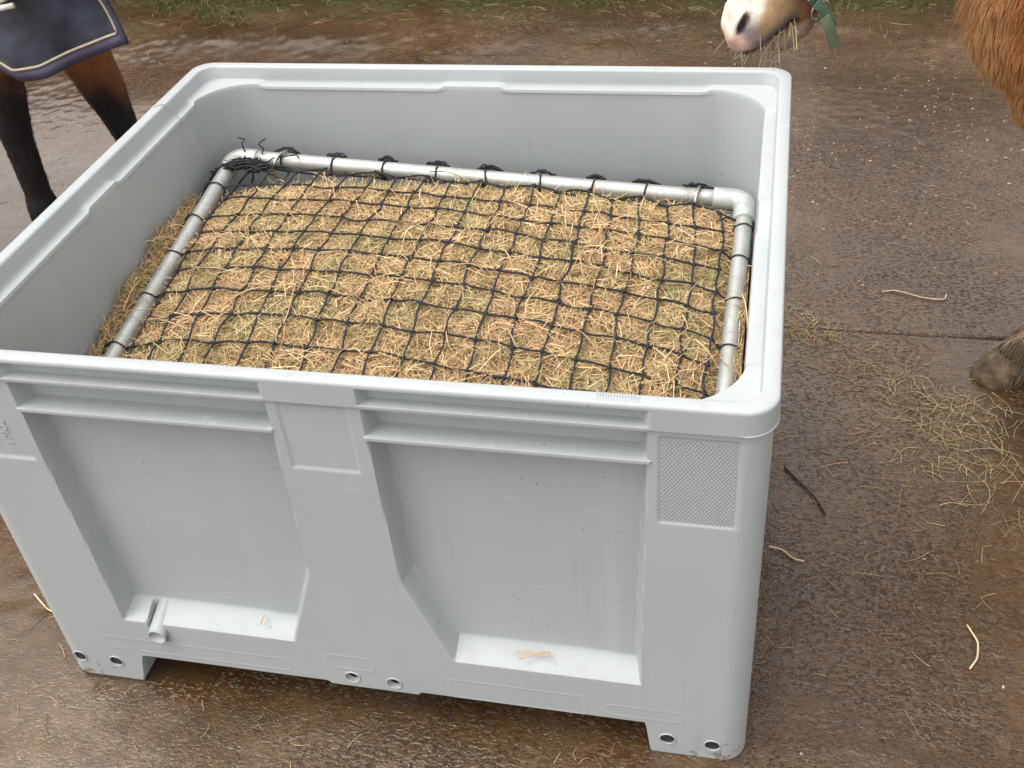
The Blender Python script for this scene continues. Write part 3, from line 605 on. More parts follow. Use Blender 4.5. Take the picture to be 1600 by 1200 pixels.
# loose long stalks sticking out along the edges and over the pipes
def stalk_arc(a, b, up, n=8, r=.0009):
    t = np.linspace(0, 1, n)[:, None]; return a*(1-t)+b*t+np.sin(np.pi*t)*up
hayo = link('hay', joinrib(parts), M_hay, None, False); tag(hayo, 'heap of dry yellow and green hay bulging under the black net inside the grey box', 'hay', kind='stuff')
def straw_tubes(name, n, gen, r=.0009):
    V = []; F = []; C = []; off = 0
    for _ in range(n):
        P, rr_, c_ = gen(); m = MB(); m.tube(P, rr_, 4, cap=False); v = m.V[0]; V.append(v); F.append(m.F[0]+off); off += len(v); C.append(np.tile(c_, (len(v), 1)))
    return npmesh(name, np.vstack(V), np.vstack(F), np.vstack(C))
def g_top():
    s = rng.uniform(-.02, FW+.02); t = rng.uniform(.03, FD); 
    if rng.random() < .25: s = rng.choice([rng.normal(-.02, .02), rng.normal(FW, .02)])
    a = fp(s, t, hayh(np.array(s), np.array(t))+.003); th = rng.uniform(0, 6.28); L = rng.uniform(.04, .14); d = EX*math.cos(th)+EY*math.sin(th)
    b = a+d*L+EN*rng.uniform(-.01, .03); b[0] = min(max(b[0], .07), 1.14); b[1] = min(max(b[1], .075), .93)
    P = stalk_arc(a, b, EN*rng.uniform(.0, .02)+rng.normal(0, .008, 3)); return P, rng.uniform(.0005, .0011), pick(1)[0]
o = link('loose_stalk', straw_tubes('loose_stalks', 190, g_top), M_hay, hayo); 

# ------------------------------------------------------------------ hay strewn on the ground
def gstraw(cx, cy, sx1, sy1, lmin=.015, lmax=.09):
    x, y = rng.normal(cx, sx1), rng.normal(cy, sy1); th = rng.uniform(0, 6.28); L = rng.uniform(lmin, lmax)**1
    m = 7; u = np.linspace(-.5, .5, m); curl = rng.normal(0, .7); a = th+curl*u*1.2
    px = x+np.cumsum(np.cos(a))*L/m; py = y+np.cumsum(np.sin(a))*L/m
    pz = ground_h(px, py)+.0014+np.abs(np.sin(np.pi*(u+.5)))*rng.uniform(0, .010)*rng.random()
    c_ = np.array([.46, .34, .19])*rng.uniform(.35, 1.15)*(1+rng.normal(0, .06, 3)); 
    if rng.random() < .35:   # kinked stalk
        k = rng.integers(2, 5); r2 = rng.uniform(-1.3, 1.3); dx_, dy_ = px[k:]-px[k], py[k:]-py[k]; px[k:] = px[k]+dx_*math.cos(r2)-dy_*math.sin(r2); py[k:] = py[k]+dx_*math.sin(r2)+dy_*math.cos(r2); pz = ground_h(px, py)+.0012
    return np.column_stack([px, py, pz]), rng.choice([.0004, .0005, .0007, .0009])*np.linspace(1.1, .6, m), np.clip(c_, .02, .9)
def strew(name, specs, label, part=None):
    V = []; F = []; C = []; off = 0
    for (cx, cy, sx1, sy1, n, l0, l1) in specs:
        for _ in range(n):
            P, r, c_ = gstraw(cx, cy, sx1, sy1, l0, l1)
            if -.01 < P[:, 0].mean() < 1.21 and 0 < P[:, 1].mean() < 1: continue
            m = MB(); m.tube(P, r, 4, cap=False); v = m.V[0]; V.append(v); F.append(m.F[0]+off); off += len(v); C.append(np.tile(c_, (len(v), 1)))
    o = link(name, npmesh(name, np.vstack(V), np.vstack(F), np.vstack(C)), M_hay); tag(o, label, 'hay', kind='stuff')
strew('scattered_hay', [(1.27, 1.20, .04, .03, 68, .02, .07), (1.33, 1.16, .04, .03, 55, .02, .07), (1.40, 1.10, .05, .04, 43, .02, .07), (1.46, 1.02, .05, .05, 43, .02, .09),
      (1.52, .96, .05, .05, 68, .02, .09), (1.56, .92, .06, .05, 68, .02, .09), (1.60, .86, .06, .06, 74, .03, .11), (1.62, .80, .07, .07, 37, .04, .13), (1.57, .80, .05, .05, 31, .03, .1), (1.67, .72, .06, .06, 27, .03, .12),
      (1.45, .80, .15, .15, 27, .02, .08), (1.45, .95, .22, .22, 80, .01, .06)], 'dense trail of trampled hay on wet ground right of the box beside the hoof')
strew('loose_hay', [(1.4, .7, .25, .5, 43, .015, .07), (1.5, .3, .2, .25, 24, .02, .08), (1.5, 1.5, .3, .25, 37, .01, .06), (1.34, 1.49, .03, .02, 11, .02, .05), (1.56, 1.43, .03, .03, 6, .02, .05),
      (-.1, .05, .1, .12, 24, .015, .06), (-.05, -.1, .1, .08, 18, .015, .06), (.3, -.08, .3, .05, 24, .01, .05), (.9, -.04, .25, .04, 18, .01, .05), (-.5, 1.7, .5, .5, 74, .01, .05), (1.4, 2.4, .5, .5, 80, .008, .04),
      (.3, 2.6, 1.2, .3, 74, .01, .05)], 'thin single hay stalks strewn over the wet brown ground all round')
strew('verge_straw', [(.2, 3.13, 1.5, .09, 80, .02, .10), (1.5, 3.13, .9, .1, 49, .02, .10), (.6, 3.2, .08, .05, 12, .04, .09), (-1.2, 3.1, .7, .1, 62, .03, .12), (.08, 3.13, .06, .04, 8, .03, .08)],
      'long pale straws lying along the mossy verge below the timber barrier')
# pebbles
V = []; F = []; mb = MB()
for _ in range(560):
    x = rng.uniform(-1.6, 2.4); y = rng.uniform(-.2, 3.2)
    if rng.random() < .5: x = rng.normal(1.5, .35); y = rng.normal(2.1, .45)
    if -.03 < x < 1.23 and -.03 < y < 1.03: continue
    mb.ball((x, y, gz(x, y)+.0005), rng.uniform(.0012, .0038)*(1.5 if rng.random() < .05 else 1), 6, 3, (rng.uniform(.8, 1.6), rng.uniform(.7, 1.3), .6))
peb = mb.build('grit', simple('pale_grit', (.33, .27, .2), .5, var=.5, vscale=80)); tag(peb, 'tiny pale stones and grit scattered in the mud', 'grit', kind='stuff')
# moss and short grass on the verge
n = 16000; x = rng.uniform(-2.6, 2.6, n); y = rng.uniform(2.98, 3.30, n); k_ = (vnoise(x*4, y*5, 71)+.5*vnoise(x*13, y*13, 72)+(y-3.12)*3.2) > .40; x = x[k_]; y = y[k_]; n = len(x)
z = ground_h(x, y); up = np.tile([0, 0, 1.], (n, 1)); T = np.column_stack([rng.normal(0, .7, n), rng.normal(0, .7, n), rng.uniform(.3, 1, n)]); T /= np.linalg.norm(T, axis=1, keepdims=True); L = rng.uniform(.008, .03, n)
P0 = np.column_stack([x, y, z])+T*(L/2)[:, None]; g = np.array([.075, .095, .03])*rng.uniform(.45, 1.3, (n, 1))+np.array([.08, .05, .01])*rng.random((n, 1))
side = np.column_stack([rng.normal(0, 1, n), rng.normal(0, 1, n), rng.normal(0, .3, n)])
v, f, c_ = ribbons(P0, T, L, rng.uniform(.0015, .004, n), rng.normal(0, .1, (n, 3))*L[:, None], side/np.linalg.norm(side, axis=1, keepdims=True), 2, g)
o = link('grass', npmesh('grass', v, f, c_), M_fur, None, False); tag(o, 'low mossy grass growing on the verge along the far edge', 'grass', kind='stuff')
# single countable bits
def stalk_thing(name, pts, r, col, label, cat):
    P = np.array(pts, float); t = np.linspace(0, len(P)-1, 24); Q = np.stack([np.interp(t, range(len(P)), P[:, k]) for k in range(3)], 1)
    for _ in range(3): Q[1:-1] = (Q[:-2]+Q[1:-1]*2+Q[2:])/4
    mb = MB(); mb.tube(Q, r, 6); m = simple(name+'_skin', col, .6, var=.2); o = mb.build(name, m); tag(o, label, cat); return o
zf = .1985
stalk_thing('hay_stalk', [(.838, .018, zf-.002), (.846, .025, zf), (.862, .022, zf), (.880, .020, zf), (.893, .016, zf-.001), (.893, .024, zf), (.885, .028, zf), (.868, .018, zf), (.846, .008, zf-.003)], .0011, (.55, .33, .17), 'pale twisted hay stalk lying on the ledge of the right front recess', 'hay stalk')
stalk_thing('hay_stalk', [(.415, .012, .1965), (.414, .020, .1975), (.416, .030, .199)], .0012, (.6, .42, .2), 'short yellow hay stalk on the ledge of the left front recess', 'hay stalk')
gp = lambda x, y, h=.004: (x, y, gz(x, y)+h)
stalk_thing('twig', [gp(1.245, .70), gp(1.275, .66), gp(1.305, .62), gp(1.325, .575)], .0022, (.05, .035, .022), 'thin dark bent twig on the wet ground right of the box', 'twig')
stalk_thing('hay_stalk', [gp(1.22, .475), gp(1.245, .47), gp(1.265, .45), gp(1.285, .445)], .0018, (.6, .47, .28), 'thick forked pale stalk lying close to the right side of the box', 'hay stalk')
stalk_thing('hay_stalk', [gp(1.56, .335), gp(1.575, .30), gp(1.57, .265), gp(1.555, .24)], .0017, (.62, .5, .32), 'curved pale stalk on bare mud at the lower right', 'hay stalk')
stalk_thing('hay_stalk', [gp(1.465, 1.36), gp(1.50, 1.37), gp(1.56, 1.34), gp(1.61, 1.335), gp(1.615, 1.36)], .0014, (.62, .5, .32), 'long pale stalk with a hooked end on the ground below the pony chest', 'hay stalk')
stalk_thing('hay_stalk', [(.004, .78, .733), (.028, .80, .730), (.06, .80, .66), (.075, .79, .60)], .0007, (.42, .33, .2), 'fine dry stalk hanging over the left rim of the box', 'hay stalk')
stalk_thing('hay_stalk', [gp(-.165, .16), gp(-.12, .13), gp(-.075, .115)], .0016, (.62, .48, .28), 'straight pale stalk on the mud left of the box', 'hay stalk')

# ------------------------------------------------------------------ animals
def caps(bm, a, b, ra, rb, seg=14):
    a = Vector(a); b = Vector(b); d = b-a; L = max(d.length, 1e-4); q = d.to_track_quat('Z', 'Y').to_matrix().to_4x4()
    V = []; rings_ = 5
    prof = []
    for k in range(rings_): th = math.pi/2*(1-k/rings_); prof.append((-ra*math.sin(th), ra*math.cos(th)))
    prof.append((0, ra)); prof.append((L, rb))
    for k in range(1, rings_+1): th = math.pi/2*k/rings_; prof.append((L+rb*math.sin(th), rb*math.cos(th)))
    vs = []
    M = Matrix.Translation(a) @ q
    for z, r in prof: vs.append([bm.verts.new(M @ Vector((max(r, 1e-4)*math.cos(2*math.pi*s/seg), max(r, 1e-4)*math.sin(2*math.pi*s/seg), z))) for s in range(seg)])
    for i in range(len(vs)-1):
        for s in range(seg): bm.faces.new((vs[i][s], vs[i][(s+1) % seg], vs[i+1][(s+1) % seg], vs[i+1][s]))
    bm.faces.new(list(reversed(vs[0]))); bm.faces.new(vs[-1])
def blob(name, C, voxel, smooth=6, sub=0):
    bm = bmesh.new()
    for a, b, ra, rb in C: caps(bm, a, b, ra, rb)
    me = bpy.data.meshes.new(name); bm.to_mesh(me); bm.free(); o = bpy.data.objects.new(name, me); COL.objects.link(o)
    m = o.modifiers.new('r', 'REMESH'); m.mode = 'VOXEL'; m.voxel_size = voxel
    m = o.modifiers.new('s', 'SMOOTH'); m.factor = .5; m.iterations = smooth
    dg = bpy.context.evaluated_depsgraph_get(); dg.update(); r = bpy.data.meshes.new_from_object(o.evaluated_get(dg)); bpy.data.objects.remove(o); r.name = name
    return r
def coords(me):
    a = np.zeros(len(me.vertices)*3, np.float32); me.vertices.foreach_get('co', a); return a.reshape(-1, 3).astype(float)
def norms(me):
    a = np.zeros(len(me.vertices)*3, np.float32); me.vertices.foreach_get('normal', a); return a.reshape(-1, 3).astype(float)
def paint(me, col):
    a = me.color_attributes.get('Col') or me.color_attributes.new('Col', 'FLOAT_COLOR', 'POINT'); c_ = np.ones((len(me.vertices), 4), np.float32); c_[:, :3] = col; a.data.foreach_set('color', c_.ravel())
def furmesh(name, me, mask, n, length, flow, lean, colf, width=.0011, jit=.35, clump=30):
    """hair blades on the faces of me where mask(co)"""
    co_ = coords(me); me.calc_loop_triangles(); nt_ = len(me.loop_triangles); tri = np.zeros(nt_*3, np.int32); me.loop_triangles.foreach_get('vertices', tri); tri = tri.reshape(-1, 3)
    c0 = co_[tri]; cen = c0.mean(1); ok = mask(cen); tri = tri[ok]; c0 = c0[ok]
    N = np.cross(c0[:, 1]-c0[:, 0], c0[:, 2]-c0[:, 0]); ar = np.linalg.norm(N, axis=1); N /= ar[:, None]+1e-12
    idx = rng.choice(len(tri), n, p=ar/ar.sum()); u = rng.random((n, 2)); sw = u.sum(1) > 1; u[sw] = 1-u[sw]
    P = c0[idx, 0]*(1-u.sum(1))[:, None]+c0[idx, 1]*u[:, :1]+c0[idx, 2]*u[:, 1:]; Nn = N[idx]
    fl = flow(P) if callable(flow) else np.tile(flow, (n, 1)); fl = fl-Nn*(fl*Nn).sum(1)[:, None]; fl /= np.linalg.norm(fl, axis=1, keepdims=True)+1e-9
    cj = np.column_stack([vnoise(P[:, 0]*clump+P[:, 1]*clump*.7, P[:, 2]*clump, s_) for s_ in (81, 82, 83)])*jit*1.3
    T = fl+Nn*lean+rng.normal(0, jit*.5, (n, 3))+cj; T /= np.linalg.norm(T, axis=1, keepdims=True); L = (length(P) if callable(length) else length)*rng.uniform(.5, 1.2, n)
    side = np.cross(T, Nn)+rng.normal(0, .3, (n, 3)); side /= np.linalg.norm(side, axis=1, keepdims=True)
    w = width*rng.uniform(.6, 1.3, n)[:, None]; M1 = P+T*(L*.5)[:, None]+Nn*(.08*L)[:, None]; E = P+T*L[:, None]-np.array([0, 0, 1])*(L*.15)[:, None]
    V = np.stack([P-side*w/2, P+side*w/2, M1+side*w*.42, M1-side*w*.42, E+side*w*.08, E-side*w*.08], 1)
    b = np.arange(n)[:, None]*6; F = np.concatenate([b+np.array([[0, 1, 2, 3]]), b+np.array([[3, 2, 4, 5]])], 0)
    c_ = colf(P)*rng.uniform(.75, 1.3, (n, 1)); C = np.repeat(c_[:, None], 6, 1); C[:, 4:] = np.clip(C[:, 4:]*1.2, 0, 1)
    return npmesh(name, V.reshape(-1, 3), F, C.reshape(-1, 3))

# ---- chestnut pony, right of the box
PY = 1.16
pony = empty('pony', (1.9, PY, 0), 'chestnut pony with white blaze, pink nose and green halter chewing hay over the box', 'pony')
poll = np.array((1.315, 1.175, 1.165)); muz = np.array((1.110, 1.125, .763))
HSC = 1.17; HA = (muz-poll); HL = np.linalg.norm(HA); poll = muz-HA/HL*.42*HSC; HA /= HL; HB = np.array((-.93, -.27, 0.)); HB -= HA*(HB@HA); HB /= np.linalg.norm(HB); HS = np.cross(HA, HB)
def hp(a, b, s=0.): return tuple(poll+(HA*a+HB*b+HS*s)*HSC)
C = []
def sym(a, b, ra, rb, dy):
    for k in (-1, 1): C.append(((a[0], a[1]+k*dy, a[2]), (b[0], b[1]+k*dy, b[2]), ra, rb))
C.append(((1.76, PY, .84), (2.55, PY, .86), .235, .25)); C.append(((2.5, PY, .90), (2.72, PY, .90), .24, .20)); C.append(((1.80, PY, .95), (2.0, PY, .99), .17, .17))
C.append(((1.695, PY, .80), (1.80, PY, .78), .192, .20)); C.append(((1.735, PY-.05, .665), (1.80, PY-.06, .62), .135, .12)); C.append(((1.70, PY, .96), (1.36, PY+.02, 1.15), .165, .105))
for k, dx in ((-1, 0), (1, .26)):
    y = PY+.105*k
    for q0, q1, r0, r1 in (((1.76, .76), (1.80, .60), .12, .092), ((1.80, .60), (1.805, .36), .085, .054), ((1.805, .35), (1.805, .33), .054, .054), ((1.803, .32), (1.80, .16), .041, .038), ((1.80, .155), (1.760, .105), .044, .043), ((1.760, .10), (1.735, .055), .043, .044)):
        C.append(((q0[0]+dx, y, q0[1]), (q1[0]+dx, y, q1[1]), r0, r1))
sym((2.62, PY, .82), (2.58, PY, .62), .15, .10, .10); sym((2.58, PY, .62), (2.74, PY, .45), .085, .05, .11); sym((2.74, PY, .45), (2.73, PY, .15), .042, .038, .11); sym((2.73, PY, .14), (2.70, PY, .03), .045, .055, .11)
HEADC = [(hp(.03, .0), hp(.16, .0), .085, .078), (hp(.10, -.055, .03), hp(.20, -.055, .026), .06, .054), (hp(.10, -.055, -.03), hp(.20, -.055, -.026), .06, .054),
       (hp(.16, .018), hp(.36, .010), .062, .046), (hp(.30, -.015), hp(.395, -.008), .055, .052), (hp(.395, -.002, .018), hp(.425, -.006, .018), .042, .036), (hp(.395, -.002, -.018), hp(.425, -.006, -.018), .042, .036),
       (hp(.410, .020, .030), hp(.436, .016, .028), .021, .018), (hp(.410, .020, -.030), hp(.436, .016, -.028), .021, .018), (hp(.430, -.002, .014), hp(.434, -.004, -.014), .034, .034),
       (hp(.20, -.066), hp(.36, -.050), .042, .034), (hp(.35, -.062), hp(.385, -.076), .034, .029), (hp(.385, -.076, .008), hp(.412, -.064, -.008), .028, .025)]
for k in (-1, 1): C.append((hp(.0, .02, k*.05), hp(-.10, .03, k*.06), .030, .010))
C = C+[(p0, p1, r0*HSC, r1*HSC) for p0, p1, r0, r1 in HEADC]
pme = blob('body', C, .0062, 6)
co_ = coords(pme); nn_ = norms(pme)
L3 = co_-poll; ha = L3@HA/HSC; hb = L3@HB/HSC; hsd = L3@HS/HSC
# facial modelling: nostrils, mouth groove
for k in (-1, 1):
    q = np.sqrt(((ha-.412+.5*(hb-.024))/.026)**2+((hb-.024)/.013)**2+((hsd-k*.043)/.024)**2); co_ -= nn_*(.013*np.exp(-q**2))[:, None]
inhead = (ha > .25) & (np.abs(hb) < .12)
def mouth(a, b):
    """signed distance to the mouth line and position along it (0 lips .. 1 corner)"""
    return (a-.452)*.56-(b+.014)*.828, (-(a-.452)*.828-(b+.014)*.56)/.092
md, mt = mouth(ha, hb); mg_ = np.exp(-(md/.0055)**2)*sst(1.05, .92, mt)*(mt > -.3)*inhead; co_ -= nn_*(.013*mg_)[:, None]
pme.vertices.foreach_set('co', co_.astype(np.float32).ravel()); pme.update(); nn_ = norms(pme)
chest_c = np.array([.28, .074, .013])
def pony_col(P):
    L3 = P-poll; a = L3@HA/HSC; b = L3@HB/HSC; s = L3@HS/HSC; n = len(P)
    c_ = np.tile(chest_c, (n, 1))*(1+.30*vnoise(P[:, 0]*9+P[:, 1]*5, P[:, 2]*6, 91)+.2*vnoise(P[:, 0]*40, P[:, 2]*22+P[:, 1]*30, 92))[:, None]
    def mixc(c_, col, m): m = np.clip(m, 0, 1)[:, None]; return c_*(1-m)+np.array(col)*m
    hd = sst(.02, .06, a)*(a < .52)*(np.abs(b) < .2)*(np.abs(s) < .2)
    lowleg = sst(.22, .10, P[:, 2])*(P[:, 0] > 1.5); c_ = mixc(c_, (.17, .125, .08), lowleg*.9)
    c_ = mixc(c_, (.52, .36, .21), hd*sst(.24, .36, a)*sst(-.09, -.03, b)*.75)                    # mealy muzzle
    wob = .006*vnoise(a*60, b*60, 93)
    blaze = hd*sst(-.004, .010, b+.000-.4*np.maximum(0, np.abs(s)-.038)+wob)*sst(.086, .064, np.abs(s-.0)+wob-.016*sst(.3, .42, a))*sst(.08, .14, a)
    c_ = mixc(c_, (.78, .70, .60), blaze)
    md, mt = mouth(a, b); gm_ = hd*np.exp(-((md+.013)/.011)**2)*sst(1.15, .9, mt)*(mt > -.1)*1.1; c_ = mixc(c_, (.17, .145, .15), gm_)
    ns = hd*np.exp(-(((a-.425)/.030)**2+((b-.010)/.016)**2))*sst(.02, .04, np.abs(s)); c_ = mixc(c_, (.16, .13, .14), ns*1.1)
    pk = hd*sst(.425, .445, a+wob)*sst(.004, -.004, md); c_ = mixc(c_, (.58, .35, .27), pk*(.75+.25*vnoise(a*90, s*90, 94)))
    for k in (-1, 1):
        q = np.sqrt(((a-.412+.5*(b-.024))/.019)**2+((b-.024)/.0075)**2+((s-k*.043)/.022)**2); c_ = mixc(c_, (.02, .015, .015), sst(1.25, .8, q)*hd)
    mline = np.exp(-(md/.0045)**2)*sst(1.05, .95, mt)*(mt > -.3)*hd; c_ = mixc(c_, (.03, .022, .02), mline*1.1)
    c_ = mixc(c_, (.40, .30, .24), hd*sst(.33, .37, a)*sst(.003, .010, md)*.8)
    return np.clip(c_, .005, .9)
paint(pme, pony_col(co_)); pbody = link('body', pme, M_coat, pony)
# coat
def flowp(P): return np.column_stack([np.full(len(P), .10), np.zeros(len(P)), np.full(len(P), -1.)])
vis = lambda c: (c[:, 0] < 2.05) & (c[:, 0] > 1.42) & (c[:, 2] > .12) & (c[:, 2] < 1.15) & (c[:, 1] < PY+.12)
def chest_len(P): return .015+.014*sst(1.66, 1.50, P[:, 0])*sst(1.0, .85, P[:, 2])
def chest_tip(P):
    c_ = pony_col(P); m = sst(1.62, 1.51, P[:, 0]-.55*np.maximum(0, .80-P[:, 2]))[:, None]*.55; return c_*(1-m)+np.array([.55, .33, .15])*m
link('coat', furmesh('coat', pme, vis, 90000, chest_len, flowp, .28, chest_tip, .0009, .18, 90), M_fur, pony, False)
headm = lambda c: ((c-poll)@HA > .10) & (c[:, 0] < 1.36) & (((c-poll)@HA < .46) | ((c-poll)@HB < -.05) | ((c-poll)@HB > .04))
link('face_coat', furmesh('face_coat', pme, headm, 26000, .0055, lambda P: np.tile(HA, (len(P), 1)), .22, pony_col, .0007, .25), M_fur, pony, False)
featm = lambda c: (c[:, 2] > .045) & (c[:, 2] < .20) & (c[:, 0] < 2.2) & (c[:, 0] > 1.6)
def featc(P): m = sst(-.2, .5, vnoise(P[:, 1]*60+P[:, 0]*40, P[:, 2]*20, 95))[:, None]; return np.array([.10, .075, .048])*(1-m)+np.array([.34, .27, .18])*m
link('feather', furmesh('feather', pme, featm, 9000, .034, lambda P: np.tile([-.25, -.1, -1.], (len(P), 1)), .18, featc, .0013, .3, 45), M_fur, pony, False)
# hooves
def hoof(parent, x, y, R=.058, col=None):
    mb = MB(); k = 24; V = []
    prof = [(.0, 1.06, -.012), (.012, 1.05, -.010), (.04, .90, .004), (.062, .78, .012), (.068, .70, .014)]
    for z, f, dx in prof:
        for s in range(k):
            a = 2*math.pi*s/k; r = R*f*(1-.12*max(0, math.cos(a))); V.append((x+dx+r*1.12*math.cos(a), y+r*math.sin(a), z+.001))
    F = [(i*k+s, i*k+(s+1) % k, (i+1)*k+(s+1) % k, (i+1)*k+s) for i in range(len(prof)-1) for s in range(k)]
    mb.add(V, F); return mb.build('hoof', M_hoof, parent)
for dx, lx in ((-.105, 1.712), (.105, 1.972), (-.11, 2.70), (.11, 2.70)): hoof(pony, lx, PY+dx, .052)
for k in (-1, 1):
    mb = MB(); e = hp(.13, .045, k*.066); mb.ball(e, .016, 14, 8); mb.build('eye', M_eye, pony)
# mane
def manegen():
    u = rng.random(); a = np.array((1.86, PY, 1.11))*(1-u)+np.array((1.36, PY+.02, 1.27))*u; a += rng.normal(0, .012, 3); L = rng.uniform(.10, .2)
    P = a+np.outer(np.linspace(0, 1, 7), [0.02, .11, 0])+np.outer(np.linspace(0, 1, 7)**2, [0, .03, -L]); return P, .0012, np.array([.42, .26, .12])*rng.uniform(.7, 1.2)
link('mane', straw_tubes('mane', 700, manegen), M_hay, pony)
def tailgen():
    a = np.array((2.90, PY, .98))+rng.normal(0, .012, 3); P = a+np.outer(np.linspace(0, 1, 8)**.6, [.08+rng.normal(0, .02), rng.normal(0, .03), 0])+np.outer(np.linspace(0, 1, 8)**1.2, [0, 0, -.7]); return P, .0014, np.array([.42, .26, .12])*rng.uniform(.7, 1.2)
link('tail', straw_tubes('tail', 300, tailgen), M_hay, pony)
# whiskers
def whisk():
    a = np.array(hp(rng.uniform(.40, .45), rng.uniform(-.07, .02), vs_*rng.uniform(.0, .04))); d = HA*rng.uniform(.2, 1)+HS*vs_*rng.uniform(-.2, .8)+rng.normal(0, .3, 3); d /= np.linalg.norm(d); L = rng.uniform(.02, .05)
    return a+np.outer(np.linspace(0, 1, 5), d*L)+np.outer(np.linspace(0, 1, 5)**2, [0, 0, -.3*L]), .00035, np.array([.55, .48, .4])
vs_ = -1 if HS[1] > 0 else 1
link('whisker', straw_tubes('whiskers', 46, whisk), M_hay, pony)
# halter
hal = bpy.data.objects.new('halter', None); COL.objects.link(hal); hal.parent = pony; hal.matrix_parent_inverse = Matrix.Translation(pony.location).inverted()
def strap(name, P, nrm, w, th, mat, parent, closed=False):
    P = np.array(P, float); nrm = np.array(nrm, float)
    T = (np.roll(P, -1, 0)-np.roll(P, 1, 0)) if closed else np.gradient(P, axis=0); T /= np.linalg.norm(T, axis=1, keepdims=True)
    S = np.cross(T, nrm); S /= np.linalg.norm(S, axis=1, keepdims=True); nrm = np.cross(S, T)
    n = len(P); V = np.stack([P-S*w/2-nrm*th/2, P+S*w/2-nrm*th/2, P+S*w/2+nrm*th/2, P-S*w/2+nrm*th/2], 1).reshape(-1, 3); F = []
    for i in range(n if closed else n-1):
        a = i*4; b = ((i+1) % n)*4
        for q in range(4): F.append((a+q, a+(q+1) % 4, b+(q+1) % 4, b+q))
    if not closed: F += [(0, 3, 2, 1), ((n-1)*4, (n-1)*4+1, (n-1)*4+2, (n-1)*4+3)]
    mb = MB(); mb.add(V, F); o = mb.build(name, mat, None, False); o.parent = parent; o.matrix_parent_inverse = Matrix.Identity(4)
    b_ = o.modifiers.new('b', 'BEVEL'); b_.width = th*.3; b_.segments = 2; return o
hal.matrix_parent_inverse = Matrix.Translation(pony.location).inverted()
def band(a, tilt, name, w=.022):
    P = []; N = []
    for k in range(40):
        t = 2*math.pi*k/40; b = -.012+math.cos(t)*(.080); s = math.sin(t)*.066; P.append(hp(a+tilt*b, b, s)); N.append(np.array(hp(0, math.cos(t), math.sin(t)))-poll)
    return strap(name, P, N, w, .0045, M_web, hal, True)
band(.315, -.30, 'noseband', .020)
for sgn in (-1, 1):
    P = [hp(a, b, sgn*s) for a, b, s in ((.315, -.045, .064), (.20, -.05, .088), (.10, -.045, .098), (.03, -.02, .092), (.0, .0, .06))]; strap('cheek_strap', P, [HS*sgn]*5, .022, .004, M_web, hal)
# sidedness: the camera sees the side where HS points towards -Y
vs = -1 if HS[1] > 0 else 1
jb = lambda a, b, s: np.array(hp(a, b, vs*s))
def loose(o): o.parent = hal; o.matrix_parent_inverse = Matrix.Identity(4); return o
mb = MB(); mb.tube(ring_pts(jb(.345, -.080, .048), HS*vs*.9-HB*.3, .019, 28), .0026, 8, True); loose(mb.build('ring', M_ring))
P = [jb(.335, -.060, .060), jb(.340, -.080, .054), jb(.350, -.100, .047), jb(.362, -.118, .042)]; strap('chin_strap', P, [HS*vs-HB*.3]*4, .019, .004, M_web, hal)
P = [jb(.350, -.088, .056), jb(.366, -.112, .052), jb(.388, -.138, .046)]; strap('strap_end', P, [HS*vs-HB*.3]*3, .021, .004, M_webold, hal)
mb = MB(); q0 = jb(.322, -.030, .068)
for k in range(4):
    pass
sq = [q0+HA*.014*x+HB*.016*y for x, y in ((-1, -1), (1, -1), (1, 1), (-1, 1))]; mb.tube(np.array([sq[i//3]*(1-(i % 3)/3)+sq[(i//3+1) % 4]*((i % 3)/3) for i in range(12)]), .0022, 8, True); loose(mb.build('buckle', M_ring))
# hay in the mouth
def mouthgen():
    tt = rng.uniform(.25, .95); a = np.array(hp(.450-.0788*tt, -.010-.0477*tt, vs*rng.uniform(.022, .046))); d = -HB*rng.uniform(0, .3)+HA*.2+HS*vs*rng.uniform(.1, .6)+rng.normal(0, .35, 3); d /= np.linalg.norm(d)
    L = rng.uniform(.012, .05); t = np.linspace(0, 1, 7)[:, None]; P = a+d*L*t+np.array([0, 0, -1])*L*.5*t**2; return P, rng.uniform(.0007, .0013), np.array([.5, .44, .24])*rng.uniform(.7, 1.3)
o = link('hay_wisp', straw_tubes('hay_wisp', 13, mouthgen, ), M_hay); tag(o, 'wisp of hay hanging from the mouth of the pony', 'hay')

# ---- bay horse in a navy rug, left of the box
BY = 1.45; bay = empty('horse', (-1.3, BY, 0), 'bay horse with black lower legs wearing a navy rug, standing left of the box', 'horse')
C = []
C.append(((-.62, BY, 1.13), (-1.75, BY, 1.10), .25, .26)); C.append(((-.55, BY, 1.18), (-.80, BY, 1.18), .20, .23)); C.append(((-1.70, BY, 1.20), (-2.0, BY, 1.10), .22, .20)); C.append(((-1.95, BY, 1.20), (-2.45, BY, 1.45), .17, .11))
C.append(((-2.45, BY, 1.47), (-2.60, BY, 1.38), .10, .09)); C.append(((-2.55, BY, 1.36), (-2.83, BY, 1.08), .075, .055))
for k in (-1, 1): C.append(((-2.42, BY+k*.06, 1.55), (-2.40, BY+k*.07, 1.66), .028, .01))
# near hind
C += [((-.66, 1.33, 1.02), (-.74, 1.32, .80), .15, .115), ((-.74, 1.32, .80), (-.735, 1.30, .60), .10, .066), ((-.735, 1.30, .60), (-.738, 1.30, .505), .062, .053), ((-.715, 1.30, .54), (-.700, 1.30, .515), .025, .022),
      ((-.738, 1.30, .50), (-.750, 1.30, .40), .050, .042), ((-.750, 1.30, .40), (-.752, 1.30, .22), .040, .035), ((-.752, 1.30, .20), (-.750, 1.30, .15), .042, .045), ((-.745, 1.30, .14), (-.775, 1.30, .06), .040, .045), ((-.78, 1.30, .05), (-.785, 1.30, .03), .048, .052)]
